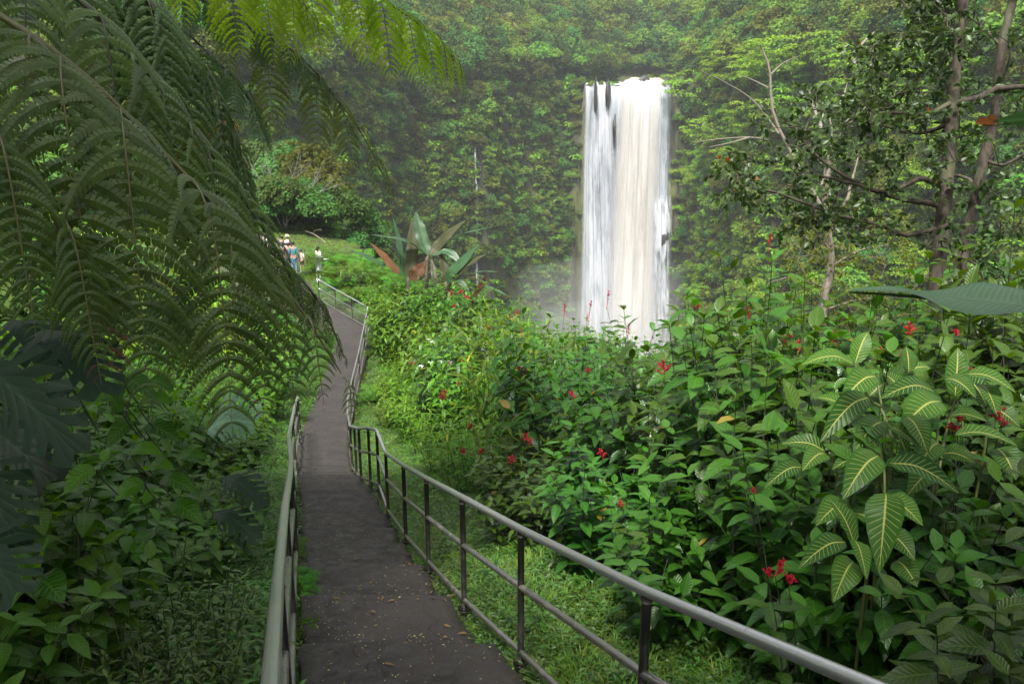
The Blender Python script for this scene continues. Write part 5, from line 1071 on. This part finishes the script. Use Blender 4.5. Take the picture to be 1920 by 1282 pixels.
banana('clump of banana like plants with long ragged leaves on the slope', [
    ([C1, (770, 455, 27.6), (735, 446, 27.2), (696, 440, 27.0)], .42, 'banana', (.1, -.2, 1)),
    ([(764, 521, 28), (752, 480, 28), (745, 440, 28.2), (736, 406, 28.4)], .40, 'banana', (.9, -.5, .2)),
    ([(765, 521, 28), (772, 480, 28), (774, 440, 28), (773, 410, 28)], .48, 'banana_olive', (.2, -1, .2)),
    ([C1, (793, 450, 28), (785, 420, 28), (779, 397, 28)], .5, 'banana', (.3, -1, .2)),
    ([C1, (820, 462, 28), (840, 440, 27.8), (874, 412, 27.6)], .45, 'banana_olive', (-.3, -.9, .5)),
    ([(826, 467, 28), (850, 448, 27.8), (881, 435, 27.6), (936, 424, 27.4)], .30, 'banana', (0, -.1, 1)),
    ([(840, 530, 27.8), (846, 512, 27.6), (870, 488, 27.3), (900, 455, 27)], .48, 'banana', (-.5, -.8, .5)),
    ([(840, 532, 27.8), (862, 508, 27.5), (885, 490, 27.2), (914, 476, 27)], .42, 'banana_olive', (-.3, -.6, 1)),
    ([(832, 550, 28), (836, 520, 28), (832, 495, 28), (823, 468, 28)], .42, 'banana_olive', (.4, -1, .1)),
    ([(750, 513, 27.6), (735, 498, 27.4), (715, 476, 27.2), (694, 455, 27)], .34, 'banana_brown', (.5, -.7, .5)),
    ([(720, 496, 27.2), (700, 487, 27), (680, 478, 26.8), (660, 470, 26.6)], .30, 'banana', (.1, -.5, 1)),
    ([(768, 524, 27.6), (780, 512, 27.5), (790, 502, 27.5), (799, 489, 27.5)], .5, 'banana_brown', (.4, -1, .3)),
    ([C1, (830, 470, 27.9), (850, 478, 27.7), (868, 500, 27.5)], .36, 'banana', (-.2, -.6, .8)),
    ([(765, 521, 28), (745, 500, 27.8), (728, 490, 27.6), (712, 500, 27.5)], .34, 'banana', (.2, -.6, .8)),
    ([(842, 530, 27.8), (852, 525, 27.6), (866, 530, 27.4), (880, 545, 27.2)], .3, 'banana', (-.2, -.5, 1)),
    ([C1, (785, 485, 28.1), (768, 500, 28.1), (757, 520, 28.1)], .34, 'banana_olive', (.3, -.7, .6)),
    ([(824, 545, 27.8), (815, 520, 27.8), (812, 500, 27.9), (808, 485, 28)], .25, 'banana_olive', (.3, -1, .3)),
], BB, [[(803, 478, 28), (800, 505, 28), (-.35, 0, .07)], [(765, 520, 28), (766, 535, 28), (-.95, 0, .06)], [(842, 530, 27.8), (836, 548, 27.9), (.35, 0, .12)]])
BB2 = gb(890, 580, 26)
banana('low banana like plant with a dark purple upright leaf beside the cliff view', [
    ([(888, 560, 26), (896, 544, 26), (905, 530, 26), (914, 515, 26)], .26, 'banana_brown', (.9, -.9, .1)),
    ([(886, 573, 26), (910, 567, 25.8), (930, 565, 25.6), (955, 566, 25.4)], .32, 'banana', (0, .6, 1)),
    ([(905, 537, 26), (920, 540, 25.8), (935, 546, 25.6), (955, 557, 25.4)], .22, 'banana', (0, -.1, 1)),
    ([(876, 516, 26), (900, 510, 25.8), (918, 509, 25.6), (938, 510, 25.4)], .2, 'banana', (0, -.1, 1))], BB2, [[(886, 560, 26), (888, 575, 26), (0, 0, .06)]])
BB3 = gb(2150, 800, 3.2)
banana('huge banana leaf reaching in from the right edge above the shrubs', [
    ([(2180, 610, 2.9), (2050, 588, 3.0), (1920, 572, 3.1), (1780, 556, 3.3), (1680, 547, 3.5), (1593, 542, 3.7)], .42, 'banana', (.1, -.16, 1)),
], BB3, [[(2180, 612, 2.9), (2170, 800, 3.0), (0, 0, .022)]], 'banana_plant', 1)
BB4 = gb(2250, 700, 3.4)
banana('green leaf with an orange withered tip at the upper right edge', [([(2200, 215, 3.0), (2080, 205, 3.0), (1990, 215, 3.05), (1920, 222, 3.1), (1860, 228, 3.15)], .17, 'banana', (.1, .5, 1)), ([(1872, 227, 3.15), (1850, 229, 3.17), (1828, 232, 3.2)], .085, 'banana_brown', (.1, .5, 1))], BB4, [[(2200, 215, 3.0), (2240, 500, 3.2), (0, 0, .022)]], 'banana_plant', 1)
del o

# ------------------------------------------------------------------ ferns placed one by one
FL2 = [(0, 615, 500, 35.5, 2.3, 'bright fern just right of the barred railing'), (1, 640, 490, 36, 2.8, 'tall yellow green fern behind the mesh railing'), (0, 675, 490, 35, 2.6, 'fern with light fronds against the dark trees'), (0, 650, 520, 33.2, 2.4, 'fern in the middle of the slope behind the mesh railing'), (1, 705, 548, 29, 2.0, 'fern below the orange brown banana leaf'), (0, 628, 500, 33, 2.4, 'bright fern clump right behind the far mesh railing'), (0, 655, 505, 32, 2.5, 'largest bright fern on the slope behind the mesh railing'), (0, 690, 525, 31, 2.3, 'fern directly behind the corner post of the mesh railing'), (0, 720, 535, 30, 2.4, 'dark fern left below the banana plants'), (0, 755, 545, 29.5, 2.4, 'full fern at the foot of the banana plants'), (0, 640, 540, 32, 2.0, 'low fern seen through the mesh railing'), (0, 670, 560, 30, 1.9, 'low fern between mesh railing and slope'),
       (0, 720, 575, 28, 2.0, 'spreading fern above the bright ginger leaves'), (1, 800, 585, 26, 1.9, 'yellowish fern in front of the banana plants'), (1, 770, 575, 27, 1.6, 'small yellow green fern under the banana plants'), (0, 715, 625, 25, 1.7, 'fern beside the railing bend'), (1, 700, 655, 23, 1.5, 'light fern at the edge of the bright grass'),
       (0, 1445, 1150, 3.25, .62, 'light green fern between the red flowers and the top rail'), (1, 1290, 1300, 3.0, .5, 'bright fern tip at the bottom edge under the railing'), (1, 420, 1290, 2.7, .6, 'fern at the very bottom left of the view'), (0, 440, 1020, 4.4, .6, 'bluish fern under the dark split leaf on the left'), (0, 520, 905, 6.6, .8, 'feathery fern left of the left railing'), (0, 500, 860, 7.8, .9, 'feathery fern above the others by the left railing'), (0, 490, 950, 5.6, .7, 'light fern low beside the left railing')]
for kd, px, py, d, s, lab in FL2:
    if d > 24:
        v_ = (py + 22 - 641) / FPX; d2 = min(43, 7.25 / (SP + v_ * CP)); s *= d2 / d * .92; d = d2
    p = P(px, py, d); put_fern(kd, p[0], p[1], s, lab, None)
for i, (sx, y) in enumerate([(-.80, 8.0), (-.78, 6.9), (-.80, 9.3), (-.8, 6.0), (-.82, 10.6)]):
    i0 = int(np.interp(y, CC[:, 1], np.arange(NS))); nx_ = np.array([PTAN[i0, 1], -PTAN[i0, 0]]); q = CC[i0, :2] + nx_ * sx
    put_fern(i % 2, q[0], q[1], .55, ['fern reaching through the left railing onto the path', 'fern nearest the camera poking under the left railing', 'fern spilling onto the path beyond the first', 'small fern tuft at the left edge of the path', 'farthest fern leaning over the path edge'][i], None)
fern_thing('fern', 'single light green frond arching in front of the visitors', P(560, 530, 8), [dict(pts=[P(545, 535, 8), P(575, 515, 8), P(610, 512, 8), P(640, 535, 8.1)], mat='fern_light', kw=dict(L0=.14, npin=16, hang=.5, npl=8, seg=2, teeth=False, pw=.16, arch=.3, plen=.25, rr=.006))], 'fern')

# ------------------------------------------------------------------ trees on the right
def branch_tree(name, label, base_extra, trunk, r0, r1, limbs, region, ntw, nleaf, leafL, leafW, mat, bark, depth, seed, twr=.007, dj=1.0, kind='round', group=None):
    global rng; keep = rng; rng = np.random.default_rng(seed)
    tp = [P(*q) for q in trunk]; base = tp[-1] + np.array([0, 0, 0]); gz = tz(base[0], base[1]); root = empty(name, (base[0], base[1], gz)); tag(root, label, 'tree', group); o = np.array([base[0], base[1], gz])
    tc = curve_pts(np.array(tp + [o + [0, 0, -.3]]) - o, 40); b = MB(); b.tube(tc + rng.normal(size=(40, 3)) * r0 * .06, np.linspace(r0, r1, 40) * (1 + .06 * np.sin(np.arange(40) * 1.7)), 14); b.build('trunk', bark, root)
    skel = [tc]
    for lm in limbs:
        c = curve_pts(np.array([P(*q) for q in lm[0]]) - o, 16); b = MB(); b.tube(c + rng.normal(size=c.shape) * lm[1] * .15, np.linspace(lm[1], lm[1] * .35, 16), 7); b.build('limb', bark, root); skel.append(c); skel.append(c)
    sk = np.concatenate(skel[1:]) if len(skel) > 1 else tc
    tb, lf = MB(), MB()
    for q in range(ntw):
        px, py = region(); d = depth + rng.uniform(-dj, dj); e = P(px, py, d) - o
        k_ = ((sk - e) ** 2).sum(1).argmin(); s0 = sk[k_]; L = np.linalg.norm(e - s0)
        if L > 1.9: s0 = e + (s0 - e) / L * rng.uniform(.9, 1.9)
        mid = (s0 + e) / 2 + rng.normal(size=3) * .12 * L + np.array([0, 0, .05]); c = curve_pts([s0, mid, e], 12); tb.tube(c, np.linspace(twr, twr * .25, 12), 4, caps=False)
        if len(skel) < 400: sk = np.concatenate([sk, c[4:9]])
        pts, dirs = [], []
        for sub in range(3):
            t = rng.uniform(.3, .95); p0 = np.array([np.interp(t * 11, np.arange(12), c[:, i]) for i in range(3)]); dv = nrm(rng.normal(size=3) * [1, .8, .7] + nrm(e - s0) * .6); l2 = rng.uniform(.12, .35) * (leafL / .09) ** .5
            tb.tube([p0, p0 + dv * l2 * .5 + rng.normal(size=3) * .01, p0 + dv * l2], twr * .35, 4, caps=False); m = max(3, nleaf // 3); tt = np.linspace(.2, 1, m); pts.append(p0 + dv * (tt * l2)[:, None]); dd = nrm(rng.normal(size=(m, 3)) + dv * .9); dirs.append(dd)
        p = np.concatenate(pts); dd = np.concatenate(dirs); n = len(p)
        lf.leaves(p, dd, rng.normal(size=(n, 3)) * .7 + [0, -.1, 1], leafL * rng.uniform(.7, 1.2, n), leafW * rng.uniform(.8, 1.15, n), droop=.15, fold=.3, seg=3, kind=kind)
    tb.build('twigs' if False else 'twig', bark, root); lf.build('foliage', mat, root); rng = keep; return root
LB = np.array([(0, 1700), (20, 1690), (80, 1640), (150, 1560), (200, 1480), (250, 1410), (300, 1345), (350, 1340), (400, 1400), (450, 1500), (500, 1620)], float)
def reg1():
    while True:
        py = rng.uniform(-60, 470); l = np.interp(py, LB[:, 0], LB[:, 1]); px = rng.uniform(l, 1800)
        w = 1.0 if 180 < py < 400 else .75
        if py < 60 and px < 1720: w = .3
        if rng.random() < w: return px, py
def reg2():
    px = rng.uniform(1770, 1990); py = rng.uniform(-60, 600); return px, py
branch_tree('small_leaved_tree', 'brown trunked tree with glossy small leaves, straight trunk on the right', 0,
            [(1822, -120, 9.0), (1803, 30, 9), (1790, 130, 9), (1784, 240, 9), (1775, 330, 9), (1767, 420, 9), (1757, 520, 9), (1749, 640, 9.1)], .055, .095,
            [([(1770, 350, 9), (1725, 335, 8.9), (1670, 360, 8.8), (1600, 345, 8.7), (1520, 325, 8.6)], .035), ([(1765, 385, 9), (1700, 375, 9.1), (1620, 350, 9.2), (1540, 300, 9.3), (1490, 240, 9.4)], .035), ([(1788, 190, 9), (1740, 215, 8.8), (1690, 212, 8.7), (1640, 215, 8.6), (1580, 236, 8.5)], .03),
             ([(1795, 110, 9), (1760, 70, 9.2), (1720, 40, 9.3), (1690, 0, 9.4)], .025), ([(1785, 230, 9), (1720, 250, 9.4), (1640, 230, 9.6), (1560, 200, 9.8)], .028), ([(1766, 425, 9), (1700, 440, 9), (1640, 420, 8.9), (1560, 400, 8.8), (1450, 360, 8.8), (1380, 350, 8.8)], .03), ([(1790, 196, 9), (1830, 186, 8.8), (1880, 166, 8.7), (1950, 160, 8.6), (2000, 150, 8.5)], .048), ([(1758, 500, 9), (1715, 540, 9), (1690, 560, 9)], .02)],
            reg1, 215, 30, .088, .050, M['tree_leaf'], M['bark'], 9.0, 77, dj=1.1)
branch_tree('small_leaved_tree', 'second glossy leaved tree with the trunk leaning right at the picture edge', 0,
            [(1925, -90, 9.8), (1893, 25, 9.8), (1876, 110, 9.8), (1866, 210, 9.8), (1847, 290, 9.8), (1826, 385, 9.8), (1806, 470, 9.8), (1790, 570, 9.9)], .045, .08,
            [([(1845, 300, 9.8), (1880, 310, 9.6), (1920, 290, 9.5), (1960, 285, 9.4)], .025), ([(1795, 480, 9.8), (1820, 490, 9.5), (1840, 515, 9.4), (1850, 545, 9.3)], .022), ([(1868, 190, 9.8), (1890, 120, 9.6), (1900, 60, 9.5)], .02), ([(1835, 350, 9.8), (1800, 330, 10), (1760, 330, 10.2)], .03), ([(1880, 90, 9.8), (1840, 50, 9.9), (1800, 20, 10)], .02)],
            reg2, 75, 26, .10, .058, M['tree_leaf'], M['bark'], 9.4, 78, dj=.8)
def reg3(): return rng.uniform(1430, 1720), rng.uniform(400, 620)
branch_tree('slender_tree', 'slender pale trunked tree with thin foliage in front of the gorge wall', 0, [(1556, 300, 14), (1548, 360, 14), (1552, 430, 14), (1558, 500, 14), (1545, 560, 14), (1542, 640, 14)], .05, .085,
            [([(1552, 420, 14), (1585, 380, 14.2), (1600, 330, 14.3), (1610, 280, 14.4)], .04), ([(1556, 470, 14), (1520, 420, 13.8), (1500, 370, 13.7)], .025), ([(1556, 500, 14), (1610, 470, 14), (1660, 460, 14)], .02), ([(1550, 540, 14), (1490, 520, 14), (1440, 530, 14)], .02), ([(1548, 580, 14), (1620, 560, 14), (1680, 560, 14)], .02)],
            reg3, 110, 22, .085, .045, M['far_a'], M['bark_grey'], 14, 79, dj=1.5)
# bare pale limbs on the slope
def bare_tree(name, label, polys, r, bark):
    b0 = P(*polys[0][-1]); root = empty(name, b0); tag(root, label, 'tree'); 
    for i, pl in enumerate(polys):
        b = MB(); c = curve_pts(np.array([P(*q) for q in pl]) - b0, 14); rr = np.linspace(r * (.35 if i == 0 else .12), r * (1 if i == 0 else .5), 14); b.tube(c, rr, 7); b.build('trunk' if i == 0 else 'limb', bark, root)
bare_tree('bare_tree', 'nearly bare pale tree with long forked limbs on the right gorge wall', [[(1425, 85, 90), (1443, 130, 90), (1450, 213, 90), (1490, 300, 90), (1530, 370, 90), (1560, 430, 90)], [(1313, 133, 88), (1360, 155, 89), (1413, 190, 90), (1460, 250, 90)], [(1500, 105, 90), (1470, 118, 90), (1445, 140, 90)], [(1385, 140, 90), (1410, 150, 90), (1440, 165, 90)], [(1517, 160, 91), (1540, 190, 91), (1560, 250, 90), (1540, 350, 90)], [(1297, 268, 86), (1340, 262, 87), (1400, 258, 88), (1440, 262, 89)], [(1330, 276, 86), (1370, 268, 87), (1405, 258, 88)]], .27, M['bark_grey'])
bare_tree('bare_tree', 'short pale broken trunk standing in the green slope on the right', [[(1515, 162, 110), (1525, 200, 110), (1540, 240, 110)], [(1588, 160, 110), (1575, 195, 110)]], .3, M['bark_pale'])
bare_tree('bare_tree', 'leaning pale trunk behind the glossy leaved tree', [[(1640, 60, 100), (1615, 85, 100), (1600, 120, 100)], [(1590, 150, 100), (1580, 190, 100)]], .25, M['bark_pale'])
def dead_tree():
    p0 = P(536, 432, 54); root = empty('dead_tree', p0); tag(root, 'bare whitish tree with fanning branches above the visitors', 'tree'); b = MB(); b2 = MB(); rg = np.random.default_rng(5)
    def grow(o, d, ln, r, lev):
        n = 5; u = np.linspace(0, 1, n)[:, None]; c = o + d * ln * u + rg.normal(size=3) * .07 * ln * u ** 2 + np.array([0, 0, .06 * ln]) * u ** 2; (b if lev < 2 else b2).tube(c, np.linspace(r, r * .65, n), 5, caps=False)
        if lev >= 6: return
        for q in range(2 if lev else 4):
            a = rg.uniform(0, 6.28) if lev else q * 1.57 + .5; sp = rg.uniform(.3, .75) if lev else .75; v = nrm(np.array([math.cos(a), math.sin(a) * .8, 0]) * sp + d + np.array([0, 0, .02])); grow(c[-1] if q < 2 or lev else c[3], v, ln * rg.uniform(.68, .88), r * .62, lev + 1)
    grow(np.array([0, 0, -1.5]), nrm(np.array([.05, 0, 1.])), 1.75, .075, 0); b.build('trunk', M['dead_wood'], root); b2.build('crown', M['dead_wood'], root)
dead_tree()
bare_tree('fallen_branch', 'pale fallen trunk lying across the bushes right of the visitors', [[(572, 433, 48), (590, 440, 47.5), (612, 456, 47)], [(585, 438, 47.7), (592, 432, 47.8), (603, 431, 48)]], .045, M['bark_grey'])
bare_tree('fallen_branch', 'tangle of bleached dead sticks behind the shrubs under the trunks', [[(1790, 640, 8), (1810, 610, 8.1), (1838, 595, 8.2)], [(1780, 590, 8.2), (1830, 620, 8), (1880, 680, 7.9)], [(1800, 600, 8.2), (1795, 630, 8.1), (1792, 660, 8)], [(1815, 700, 7.9), (1850, 670, 8), (1880, 655, 8)], [(1840, 600, 8.3), (1825, 630, 8.2), (1860, 690, 8)]], .022, M['dead_wood'])

# ------------------------------------------------------------------ far wall and railings by the visitors
M['concrete_dark'] = plain_mat('dark_concrete', (.07, .065, .06), .85, var=.4, scale=1.5)
wp = [P(466, 434, 52.5), P(490, 441, 51.5), P(512, 449, 50.5), P(531, 456, 49.5)]
b = MB(); o = wp[0]
for a, c in zip(wp[:-1], wp[1:]):
    m_ = (a + c) / 2 - o; b.box(m_ + [0, 0, -.15], (np.linalg.norm((c - a)[:2]) + .02, .22, .5), math.atan2(c[1] - a[1], c[0] - a[0]))
q = b.build('retaining_wall', M['concrete_dark']); q.location = tuple(o); tag(q, 'low dark wall running behind the lawn above the visitors', 'wall')
def thin_rail(label, pts, h, hm, bars=0, r=.02, mat='metal_white'):
    root = empty('railing', pts[0]); tag(root, label, 'railing'); L = np.array(pts) - pts[0]
    b = MB(); b.tube(L + [0, 0, h], r, 6); b.build('top_rail', M[mat], root)
    b = MB(); b.tube(L + [0, 0, hm], r, 6); b.build('middle_rail', M[mat], root)
    for p in L: b = MB(); b.tube([p + [0, 0, -.6], p + [0, 0, h]], r * 1.2, 6); b.build('post', M[mat], root)
    if bars:
        b = MB()
        for a, c in zip(L[:-1], L[1:]):
            for t in np.linspace(0, 1, bars): b.tube([a * (1 - t) + c * t + [0, 0, .1], a * (1 - t) + c * t + [0, 0, h]], .01, 4)
        b.build('bar', M[mat], root)
thin_rail('thin railing behind the lawn beyond the visitors', [P(512, 458, 50.3), P(540, 470, 48.5), P(570, 486, 46.6), P(600, 503, 44.6)], .45, .2, r=.018, mat='metal')
thin_rail('short pale railing with upright bars at the bend beside the visitors', [P(594, 512, 39.0), P(600, 512, 40.2), P(606, 510, 41.4)], .78, .12, bars=4, r=.03)
thin_rail('pale handrail going right behind the ferns from the barred railing', [P(606, 508, 41.5), P(617, 507, 41.5)], .60, .2, r=.02)

# ------------------------------------------------------------------ visitors
import bmesh
SKIN = plain_mat('skin', (.36, .20, .13), .55, var=.08); SKIN2 = plain_mat('skin_light', (.50, .32, .23), .55, var=.08)
def cloth(name, c): return plain_mat(name, c, .85, var=.12, scale=20)
HAIR = plain_mat('dark_hair', (.015, .011, .009), .5); HAIRB = plain_mat('brown_hair', (.06, .028, .015), .55)
def skin_mesh(name, verts, edges, radii, sub=2):
    me = bpy.data.meshes.new(name); me.from_pydata([tuple(v) for v in verts], edges, []); ob = bpy.data.objects.new(name, me); COL.objects.link(ob)
    md = ob.modifiers.new('skin', 'SKIN'); md.use_smooth_shade = True
    for i, r in enumerate(radii):
        sv = me.skin_vertices[0].data[i]; sv.radius = (r if np.isscalar(r) else r[0], r if np.isscalar(r) else r[1]); sv.use_root = (i == 0)
    sb = ob.modifiers.new('sub', 'SUBSURF'); sb.levels = sub; sb.render_levels = sub
    dg = bpy.context.evaluated_depsgraph_get(); ev = ob.evaluated_get(dg); m2 = bpy.data.meshes.new_from_object(ev); bpy.data.objects.remove(ob); m2.name = name
    for p in m2.polygons: p.use_smooth = True
    return m2
def add_ell(bm, c, r, rot=0):
    res = bmesh.ops.create_uvsphere(bm, u_segments=12, v_segments=8, radius=1)
    for v in res['verts']: v.co = Vector((v.co.x * r[0] + c[0], v.co.y * r[1] + c[1], v.co.z * r[2] + c[2]))
def person(label, feet, H, face, top, bottom, hair, skin=SKIN, arms='down', shorts=False, hat=None, extra=None, longs=True, step=.05, hair_long=False):
    """+Y is the way the person faces before turning by 'face'"""
    h = H / 1.7; root = empty('person', feet, face); tag(root, label, 'person', None)
    hip, kn, an = .88 * h, .48 * h, .08 * h; sh, nk = 1.40 * h, 1.48 * h; hw, sw = .09 * h, .175 * h
    V = [(0, 0, .93 * h), (0, 0, 1.12 * h), (0, .01, 1.32 * h), (0, 0, nk), (0, .015 * h, 1.58 * h), (0, .02 * h, 1.66 * h)]; R = [(.125 * h, .10 * h), (.115 * h, .085 * h), (.135 * h, .095 * h), .05 * h, (.072 * h, .088 * h), (.06 * h, .075 * h)]; E = [(0, 1), (1, 2), (2, 3), (3, 4), (4, 5)]
    JT = {}
    for sg in (-1, 1):
        i = len(V); V += [(sg * hw, 0, hip - .05 * h), (sg * hw * 1.05, step * sg * .6 + .01, kn), (sg * hw, step * sg, an), (sg * hw * 1.15, step * sg + .13 * h, .03 * h)]; R += [.085 * h, .055 * h, .038 * h, (.035 * h, .03 * h)]; E += [(0, i), (i, i + 1), (i + 1, i + 2), (i + 2, i + 3)]
        j = len(V)
        if arms == 'down' or (arms == 'one' and sg > 0): el, wr, hd = (sg * (sw + .05 * h), -.03, 1.12 * h), (sg * (sw + .06 * h), .05, .88 * h), (sg * (sw + .05 * h), .08, .79 * h)
        elif arms == 'hips': el, wr, hd = (sg * (sw + .13 * h), -.05, 1.16 * h), (sg * (sw + .02), .06, 1.0 * h), (sg * sw * .8, .09, .97 * h)
        else: el, wr, hd = (sg * (sw + .08 * h), .14 * h, 1.24 * h), (sg * (sw - .02), .26 * h, 1.46 * h), (sg * (sw - .06), .28 * h, 1.54 * h)
        V += [(sg * sw, 0, sh - .02 * h), el, wr, hd]; R += [.055 * h, .04 * h, .028 * h, (.035 * h, .02 * h)]; E += [(2, j), (j, j + 1), (j + 1, j + 2), (j + 2, j + 3)]; JT[sg] = (i, j)
    body = skin_mesh('body', V, E, R); bm = bmesh.new(); bm.from_mesh(body)
    hc = Vector((0, .02 * h, 1.615 * h)); bmesh.ops.create_cone(bm, segments=6, radius1=.016 * h, radius2=.006 * h, depth=.04 * h, cap_ends=True, matrix=__import__('mathutils').Matrix.Translation((0, .115 * h, 1.60 * h)) @ __import__('mathutils').Matrix.Rotation(-1.3, 4, 'X'))
    for sg in (-1, 1):
        add_ell(bm, (sg * .075 * h, .015 * h, 1.61 * h), (.012 * h, .022 * h, .035 * h))
        hd = Vector(V[JT[sg][1] + 3])
        for k_ in range(4): add_ell(bm, hd + Vector((sg * .004, (k_ - 1.5) * .02 * h, -.055 * h + abs(k_ - 1.3) * .006)), (.009 * h, .009 * h, .038 * h))
        add_ell(bm, hd + Vector((-sg * .01, .05 * h, -.01 * h)), (.009 * h, .012 * h, .03 * h))
    bm.to_mesh(body); bm.free(); body.materials.append(skin)
    for p in body.polygons: p.use_smooth = True
    o = bpy.data.objects.new('body', body); COL.objects.link(o); o.parent = root
    def garment(nm, idx, grow, mat, ends=None):
        mp = {a: k_ for k_, a in enumerate(idx)}; vv = [list(V[a]) for a in idx]
        if ends:
            for a, t, b_ in ends: vv[mp[a]] = [V[b_][q] * (1 - t) + V[a][q] * t for q in range(3)]
        ee = [(mp[a], mp[c]) for a, c in E if a in mp and c in mp]; rr = [tuple(x * grow + .006 for x in (R[a] if not np.isscalar(R[a]) else (R[a], R[a]))) for a in idx]
        m2 = skin_mesh(nm, vv, ee, rr); m2.materials.append(mat); g_ = bpy.data.objects.new(nm, m2); COL.objects.link(g_); g_.parent = root
    i1, j1 = JT[-1]; i2, j2 = JT[1]
    al = [j1, j1 + 1, j1 + 2, j2, j2 + 1, j2 + 2] if longs else [j1, j1 + 1, j2, j2 + 1]
    garment('shirt', [0, 1, 2] + al, 1.14, top); 
    garment('shorts' if shorts else 'trousers', [0, i1, i1 + 1, i2, i2 + 1] if shorts else [0, i1, i1 + 1, i1 + 2, i2, i2 + 1, i2 + 2], 1.15, bottom)
    for sg in (-1, 1):
        bm = bmesh.new(); q = V[JT[sg][0] + 2]; add_ell(bm, (q[0], q[1] + .06 * h, .035 * h), (.048 * h, .13 * h, .04 * h)); m2 = bpy.data.meshes.new('shoe'); bm.to_mesh(m2); bm.free(); m2.materials.append(cloth('shoe_cloth', (.5, .5, .5))); s_ = bpy.data.objects.new('shoe', m2); COL.objects.link(s_); s_.parent = root
    bm = bmesh.new(); add_ell(bm, (0, -.005 * h, 1.645 * h), (.092 * h, .105 * h, .10 * h)); 
    if hair_long: add_ell(bm, (0, -.06 * h, 1.54 * h), (.075 * h, .05 * h, .12 * h))
    m2 = bpy.data.meshes.new('hair'); bm.to_mesh(m2); bm.free(); m2.materials.append(hair); 
    for p in m2.polygons: p.use_smooth = True
    s_ = bpy.data.objects.new('hair', m2); COL.objects.link(s_); s_.parent = root
    if hat is not None:
        b = MB(); b.tube([[0, 0, 1.655 * h], [0, 0, 1.665 * h], [0, 0, 1.70 * h], [0, 0, 1.76 * h], [0, 0, 1.775 * h]], [.16 * h, .15 * h, .105 * h, .09 * h, .03 * h], 16); b.build('hat', hat, root)
    if extra == 'pack':
        bm = bmesh.new(); add_ell(bm, (0, -.17 * h, 1.22 * h), (.15 * h, .10 * h, .22 * h)); m2 = bpy.data.meshes.new('backpack'); bm.to_mesh(m2); bm.free(); m2.materials.append(cloth('black_pack', (.02, .018, .02))); s_ = bpy.data.objects.new('backpack', m2); COL.objects.link(s_); tag(s_, 'black backpack worn by the visitor in the pale top', 'backpack'); s_.location = root.location; s_.rotation_euler = root.rotation_euler
    return root
def at(px, py, d): p = P(px, py, d); return (p[0], p[1], max(tz(p[0], p[1]), p[2] - .1))
WH = cloth('white_cloth', (.75, .75, .78)); 
person('person in a teal patterned top and light blue jeans seen from behind', P(553, 512, 41.2), 1.60, .1, cloth('teal_cloth', (.05, .17, .20)), cloth('denim', (.12, .24, .38)), HAIR, arms='down')
person('person in a purple top and dark shorts raising a camera', P(543, 510, 41.9), 1.52, .5, cloth('purple_cloth', (.10, .03, .25)), cloth('navy_cloth', (.02, .022, .05)), HAIR, arms='up', shorts=True, longs=False)
person('person wearing a white hat behind the one in purple', P(541, 505, 43.0), 1.50, .2, cloth('pink_cloth', (.55, .42, .42)), cloth('grey_cloth', (.25, .25, .27)), HAIRB, hat=WH, skin=SKIN2)
person('person in a pale grey top and dark trousers turned to the left', P(532, 496, 46.0), 1.62, .9, cloth('pale_cloth', (.6, .58, .62)), cloth('dark_trousers', (.03, .02, .02)), HAIR, extra='pack', arms='up')
person('person in dark brown clothes with a tan hat beside the pale top', P(542, 494, 46.4), 1.62, -.3, cloth('brown_cloth', (.06, .03, .03)), cloth('black_cloth', (.02, .02, .02)), HAIRB, hat=cloth('tan_hat', (.5, .4, .28)), skin=SKIN2)
person('person in a bright white shirt, farthest left of the group', P(506, 490, 47.0), 1.60, 1.2, WH, cloth('dark_denim', (.04, .06, .09)), HAIRB, arms='one', longs=False, skin=SKIN2)
person('person in blue grey clothes just behind the white shirted visitor', P(503, 480, 49.5), 1.66, 1.0, cloth('slate_cloth', (.12, .13, .22)), cloth('slate_trousers', (.05, .05, .07)), HAIR)
person('small child in a beige top and brown shorts next to the teal top', P(567, 509, 41.4), 1.12, -.2, cloth('beige_cloth', (.5, .42, .36)), cloth('brown_shorts', (.10, .07, .045)), HAIR, shorts=True, skin=SKIN2)
person('person in white with dark hair standing behind the barred railing', P(599, 512, 43.2), 1.42, -.6, WH, cloth('plum_cloth', (.08, .03, .04)), HAIR, hair_long=True, longs=False)

# ------------------------------------------------------------------ unseen tree crowns added over the viewpoint to shade the foreground
rng = np.random.default_rng(66)
cp_, cs_, ci_ = [], [], []
for q in range(51):
    if q < 30: x, y, z = rng.uniform(-14, 13), rng.uniform(-16, -1.0), rng.uniform(2.5, 7)
    elif q >= 46: x, y = rng.uniform(-7, -1.6), rng.uniform(-.5, 5.5); z = rng.uniform(1.3, 2.6)
    else: y = rng.uniform(-1, 12); x = -.75 * y - rng.uniform(3.5, 9); z = rng.uniform(0, 4)
    cp_.append((x, y, z)); cs_.append(rng.uniform(.5, .8)); ci_.append(rng.integers(0, 2))
make_stuff('shade_canopy', np.array(cp_), np.stack([np.zeros(51), np.zeros(51), rng.uniform(0, 6, 51)], -1), np.array(cs_), np.array(ci_), [master('a', FM['round0']), master('b', FM['dround0'])], 'unseen tree crowns added to shade the viewpoint', 'shade_canopy')
